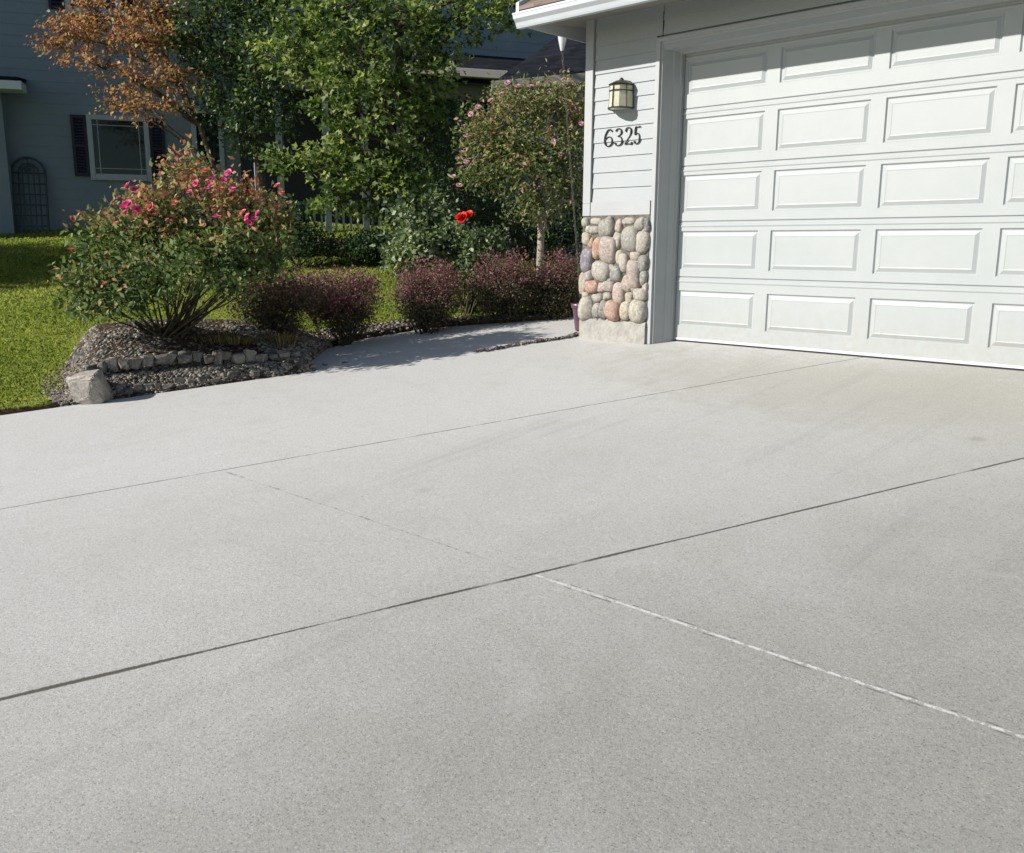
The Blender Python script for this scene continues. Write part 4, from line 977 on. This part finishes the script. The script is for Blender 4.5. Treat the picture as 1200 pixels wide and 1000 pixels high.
# rose bush
def vrose(P_, cv, tb):
    h_ = P_[:, 2] - tb[2]; return .30 + cv + rng.normal(0, .15, len(P_)) + .42 * sstep(.7, 1.3, h_ + rng.normal(0, .12, len(P_)))
rose, Cc, Rr, rb = shrub('rose_bush', 'big rose bush with pink blooms growing in the raised bed', 'rose bush',
    [(115, 330, 7.58, 52, 35), (100, 370 - 25, 7.48, 38, 28), (140, 285, 7.68, 50, 30), (190, 255, 7.78, 50, 35), (215, 210, 7.88, 28, 30), (232, 190, 7.98, 16, 18), (270, 235, 7.88, 48, 30), (300, 285, 7.78, 45, 40), (255, 300, 7.58, 50, 38),
     (190, 315, 7.38, 55, 35), (150, 345, 7.38, 45, 25), (312, 300, 7.68, 26, 22), (262, 332, 7.48, 34, 20), (110, 270, 7.78, 25, 18), (170, 230, 7.78, 22, 16), (150, 240, 7.78, 20, 14), (320, 250, 7.88, 22, 25)],
    (198, 402), 7.92, 860, 13, .058, (.034, .070), LM['rose'], M['cane'], vrose, nst=46, fanr=.16, ntw=260)
for px, py, d, rr, k in [(150, 218, 7.75, .055, 'pink'), (157, 222, 7.75, .04, 'pink'), (150, 240, 7.7, .06, 'pink'), (147, 250, 7.7, .055, 'pink'), (140, 232, 7.8, .04, 'pink'), (83, 293, 7.75, .045, 'coral'), (176, 243, 7.75, .06, 'coral'), (170, 236, 7.75, .045, 'coral'),
        (247, 219, 7.85, .05, 'pink'), (268, 203, 7.9, .05, 'pink'), (254, 255, 7.75, .05, 'pink'), (290, 255, 7.75, .05, 'pink'), (298, 257, 7.75, .045, 'pink'), (285, 249, 7.78, .045, 'coral'), (230, 215, 7.85, .045, 'pink'), (84, 257, 7.85, .04, 'coral'),
        (160, 245, 7.75, .05, 'pink'), (143, 243, 7.72, .045, 'pink'), (262, 212, 7.85, .05, 'pink'), (258, 222, 7.82, .05, 'coral'), (292, 262, 7.75, .05, 'pink'), (272, 222, 7.85, .04, 'pink'), (240, 200, 7.9, .035, 'coral'), (222, 225, 7.8, .035, 'pink'), (183, 250, 7.75, .045, 'coral'), (166, 250, 7.72, .04, 'coral'), (302, 250, 7.8, .04, 'pink'), (325, 218, 7.9, .045, 'coral'), (330, 226, 7.9, .035, 'coral'), (205, 238, 7.8, .035, 'coral'), (196, 258, 7.7, .03, 'coral'), (247, 210, 7.9, .035, 'pink'), (136, 262, 7.7, .03, 'coral')]:
    bloom(rose, 'bloom', at(px, py, d - .34), rr * .78, LM[k])
# barberry hedge
def vbarb(P_, cv, tb):
    h_ = P_[:, 2] - tb[2]; return .28 + cv * .8 + rng.normal(0, .14, len(P_)) + .42 * sstep(.28, .52, h_ + rng.normal(0, .05, len(P_)))
def upright(px, py, d, rx, ry): return (px, py, d, rx, ry)
barbs = [('low purple tipped barberry bush directly right of the rose bush', [(322, 352, 8.5, 44, 36), (300, 362, 8.45, 32, 30), (348, 344, 8.55, 34, 28)], (325, 399), 8.5),
         ('low purple tipped barberry bush left of the bright gap of lawn', [(398, 350, 8.95, 46, 36), (426, 348, 8.95, 24, 30), (372, 346, 8.9, 30, 30)], (400, 395), 8.95),
         ('rounded barberry bush right of the bright gap of lawn', [(500, 345, 9.4, 40, 40), (482, 342, 9.4, 24, 32), (518, 340, 9.4, 24, 34)], (500, 387), 9.4),
         ('barberry bush in front of the pink flushed tree', [(586, 335, 9.7, 34, 40), (603, 333, 9.7, 26, 38), (566, 330, 9.7, 18, 24)], (590, 382), 9.75),
         ('barberry bush nearest the purple pot', [(645, 332, 9.8, 34, 38), (668, 335, 9.85, 22, 35)], (650, 378), 9.8)]
for lab, bl, bp, d in barbs:
    bl = bl + [(bl[0][0], bl[0][1] + 22, d, bl[0][3] * .72, 20), (bp[0] + 8, bp[1] - 14, d - .08, bl[0][3] * .55, 12)]
    shrub('barberry_bush', lab, 'shrub', bl, bp, d, 780, 15, .045, (.016, .034), LM['barb'], M['cane'], vbarb, nst=22, group='purple barberry bushes along the walk', fanr=.14, droop=-.35, ntw=120)
# pale leaved shrub and red rose behind the hedge
shrub('lilac_shrub', 'pale green broad leaved shrub left of the red rose', 'shrub', [(475, 265, 10.1, 28, 30), (490, 295, 10.0, 30, 28), (470, 300, 10.0, 20, 22), (500, 245, 10.2, 24, 22), (510, 280, 10.2, 26, 26)], (490, 335), 10.1, 260, 13, .07, (.05, .085), LM['lilac'], M['cane'], lambda P_, cv, tb: .45 + cv + rng.normal(0, .2, len(P_)), aspect=.7, droop=.5)
rr_o, _, _, _ = shrub('rose_bush', 'green rose bush with one bright red bloom behind the barberry hedge', 'rose bush', [(545, 290, 10.0, 34, 24), (575, 285, 10.05, 26, 22), (525, 275, 10.05, 20, 18), (555, 310, 9.95, 30, 20)], (550, 340), 10.0, 230, 13, .055, (.04, .07), LM['lilac'], M['cane'], lambda P_, cv, tb: .35 + cv + rng.normal(0, .2, len(P_)), aspect=.6)
for px, py, r_ in ((543, 256, .075), (550, 252, .055), (538, 254, .05)): bloom(rr_o, 'bloom', at(px, py, 9.75), r_, LM['red'])
# dark evergreens behind
vdark = lambda P_, cv, tb: .35 + cv + rng.normal(0, .18, len(P_))
for lab, bl, bp, d in [('dark evergreen shrub behind the red rose bush', [(530, 200, 11.2, 38, 60), (510, 250, 11.2, 40, 45), (570, 250, 11.2, 35, 40), (540, 140, 11.3, 25, 30)], (530, 320), 11.2),
        ('dark evergreen shrub behind the flowering tree trunk', [(610, 270, 11.0, 45, 40), (660, 280, 11.0, 35, 40), (680, 240, 11.2, 25, 45)], (640, 330), 11.0),
        ('dark shrub below the porch railing', [(335, 262, 12.5, 38, 26), (390, 288, 12.6, 40, 13), (350, 285, 12.4, 35, 16)], (350, 300), 12.5),
        ('low dark shrub at the far right end of the porch railing', [(440, 287, 12.6, 30, 14), (425, 292, 12.5, 22, 10)], (435, 300), 12.6)]:
    shrub('evergreen_shrub', lab, 'shrub', bl, bp, d, 420, 15, .08, (.03, .06), LM['darkg'], M['cane'], vdark, nst=14, aspect=.5)
# dry grassy plants in the bed
def tuft(label, px, py, d, n, L, mat, spread=.12, lean=.6):
    c = at(px, py, d); c[2] = Tz(c[0], c[1]); V = []; Fs = []; vr = []; n0 = 0
    for k in range(n):
        a_ = rng.uniform(0, 6.28); o_ = np.array([math.cos(a_), math.sin(a_), 0]); b0 = c + o_ * rng.uniform(0, spread); l = L * rng.uniform(.5, 1.1); ln = lean * rng.uniform(.3, 1.2)
        sdv = np.array([-o_[1], o_[0], 0]) * .004; p1 = b0 + o_ * l * ln * .4 + np.array([0, 0, l * .6]); p2 = b0 + o_ * l * ln + np.array([0, 0, l * (.95 - .5 * ln)])
        V += [b0 - sdv, b0 + sdv, p1 + sdv, p1 - sdv, p1 - sdv, p1 + sdv, p2 + sdv * .2, p2 - sdv * .2]; Fs += [[n0, n0 + 1, n0 + 2, n0 + 3], [n0 + 4, n0 + 5, n0 + 6, n0 + 7]]; n0 += 8; v_ = rng.uniform(0, 1); vr += [v_, v_]
    o_ = fast_mesh('grass_tuft', np.array(V), np.array(Fs), mat, None, np.array(vr)); tag(o_, label, 'grass plant'); return o_
tuft('low tuft of straw coloured grass right of the rose canes', 272, 402, 8.0, 300, .13, LM['straw'], .24, 1.3)
tuft('thin greenish grass tuft leaning between rose bush and barberry', 330, 402, 8.1, 160, .20, LM['straw'], .14, 1.1)
tuft('small dry brown tuft at the foot of the rose canes', 246, 404, 7.95, 120, .09, LM['straw'], .14, 1.2)

# ------------------------------------------------------------------ grass blades on the near lawn
def grass(n, xr, yr, L, W, dens_fn=None):
    x = rng.uniform(*xr, n); y = rng.uniform(*yr, n)
    s, q = sq(x, y); d = xL(y) - x
    inbed = (s > .42 - .1 * (q < .4)) & (s < 2.7) & (q < 1.42) & (q > 0)
    inhedge = (y > -2.5) & (d < .40 + .7 * (y < -1.9))
    P3 = np.stack([x, y, Tz(x, y)], 1); rel = P3 - CAM; z_ = rel @ c_w; px = 600 + F * (rel @ c_r) / z_; py = 500 - F * (rel @ c_u) / z_
    ok = (d > .05) & ~inbed & ~inhedge & (px > -700) & (px < 750) & (py > 200) & (py < 760)
    P3 = P3[ok]; n = len(P3); a_ = rng.uniform(0, 6.28, n); o_ = np.stack([np.cos(a_), np.sin(a_), np.zeros(n)], 1); sd_ = np.stack([-np.sin(a_), np.cos(a_), np.zeros(n)], 1)
    patch = .5 + .5 * np.sin(P3[:, 0] * 2.1 + 1.7 * np.sin(P3[:, 1] * 1.3)) * np.sin(P3[:, 1] * 2.6)
    l = L * rng.uniform(.5, 1.25, n)[:, None]; ln = rng.uniform(.1, .8, n)[:, None]; wv = W * rng.uniform(.6, 1.2, n)[:, None]
    p1 = P3 + o_ * l * ln * .3 + np.array([0, 0, .6]) * l; p2 = P3 + o_ * l * ln + np.array([0, 0, 1.]) * l * (1 - ln * .4)
    V = np.stack([P3 - sd_ * wv, P3 + sd_ * wv, p1 + sd_ * wv * .8, p2, p1 - sd_ * wv * .8], 1).reshape(-1, 3); i = np.arange(n)[:, None] * 5
    Fc = np.concatenate([i, i + 1, i + 2, i + 3, i + 4], 1)
    return V, Fc, np.clip(rng.normal(.48, .24, n) + (patch - .5) * .35, 0, 1)
parts_ = [grass(230000, (-6.5, -2.0), (-6.5, -.5), .035, .0016), grass(90000, (-8, -2.8), (-9, -5.5), .04, .0026), grass(160000, (-9.5, -2.2), (-6.5, 4.5), .04, .0028), grass(120000, (-13, -5), (-6, 6), .05, .005)]
Vs = []; Fs = []; vs = []; n0 = 0
for V_, F_, v_ in parts_: Vs.append(V_); Fs.append(F_ + n0); vs.append(v_); n0 += len(V_)
o = fast_mesh('grass', np.concatenate(Vs), np.concatenate(Fs), M['blade'], None, np.concatenate(vs)); tag(o, 'short bright green lawn grass left of the driveway', 'grass', kind='stuff')
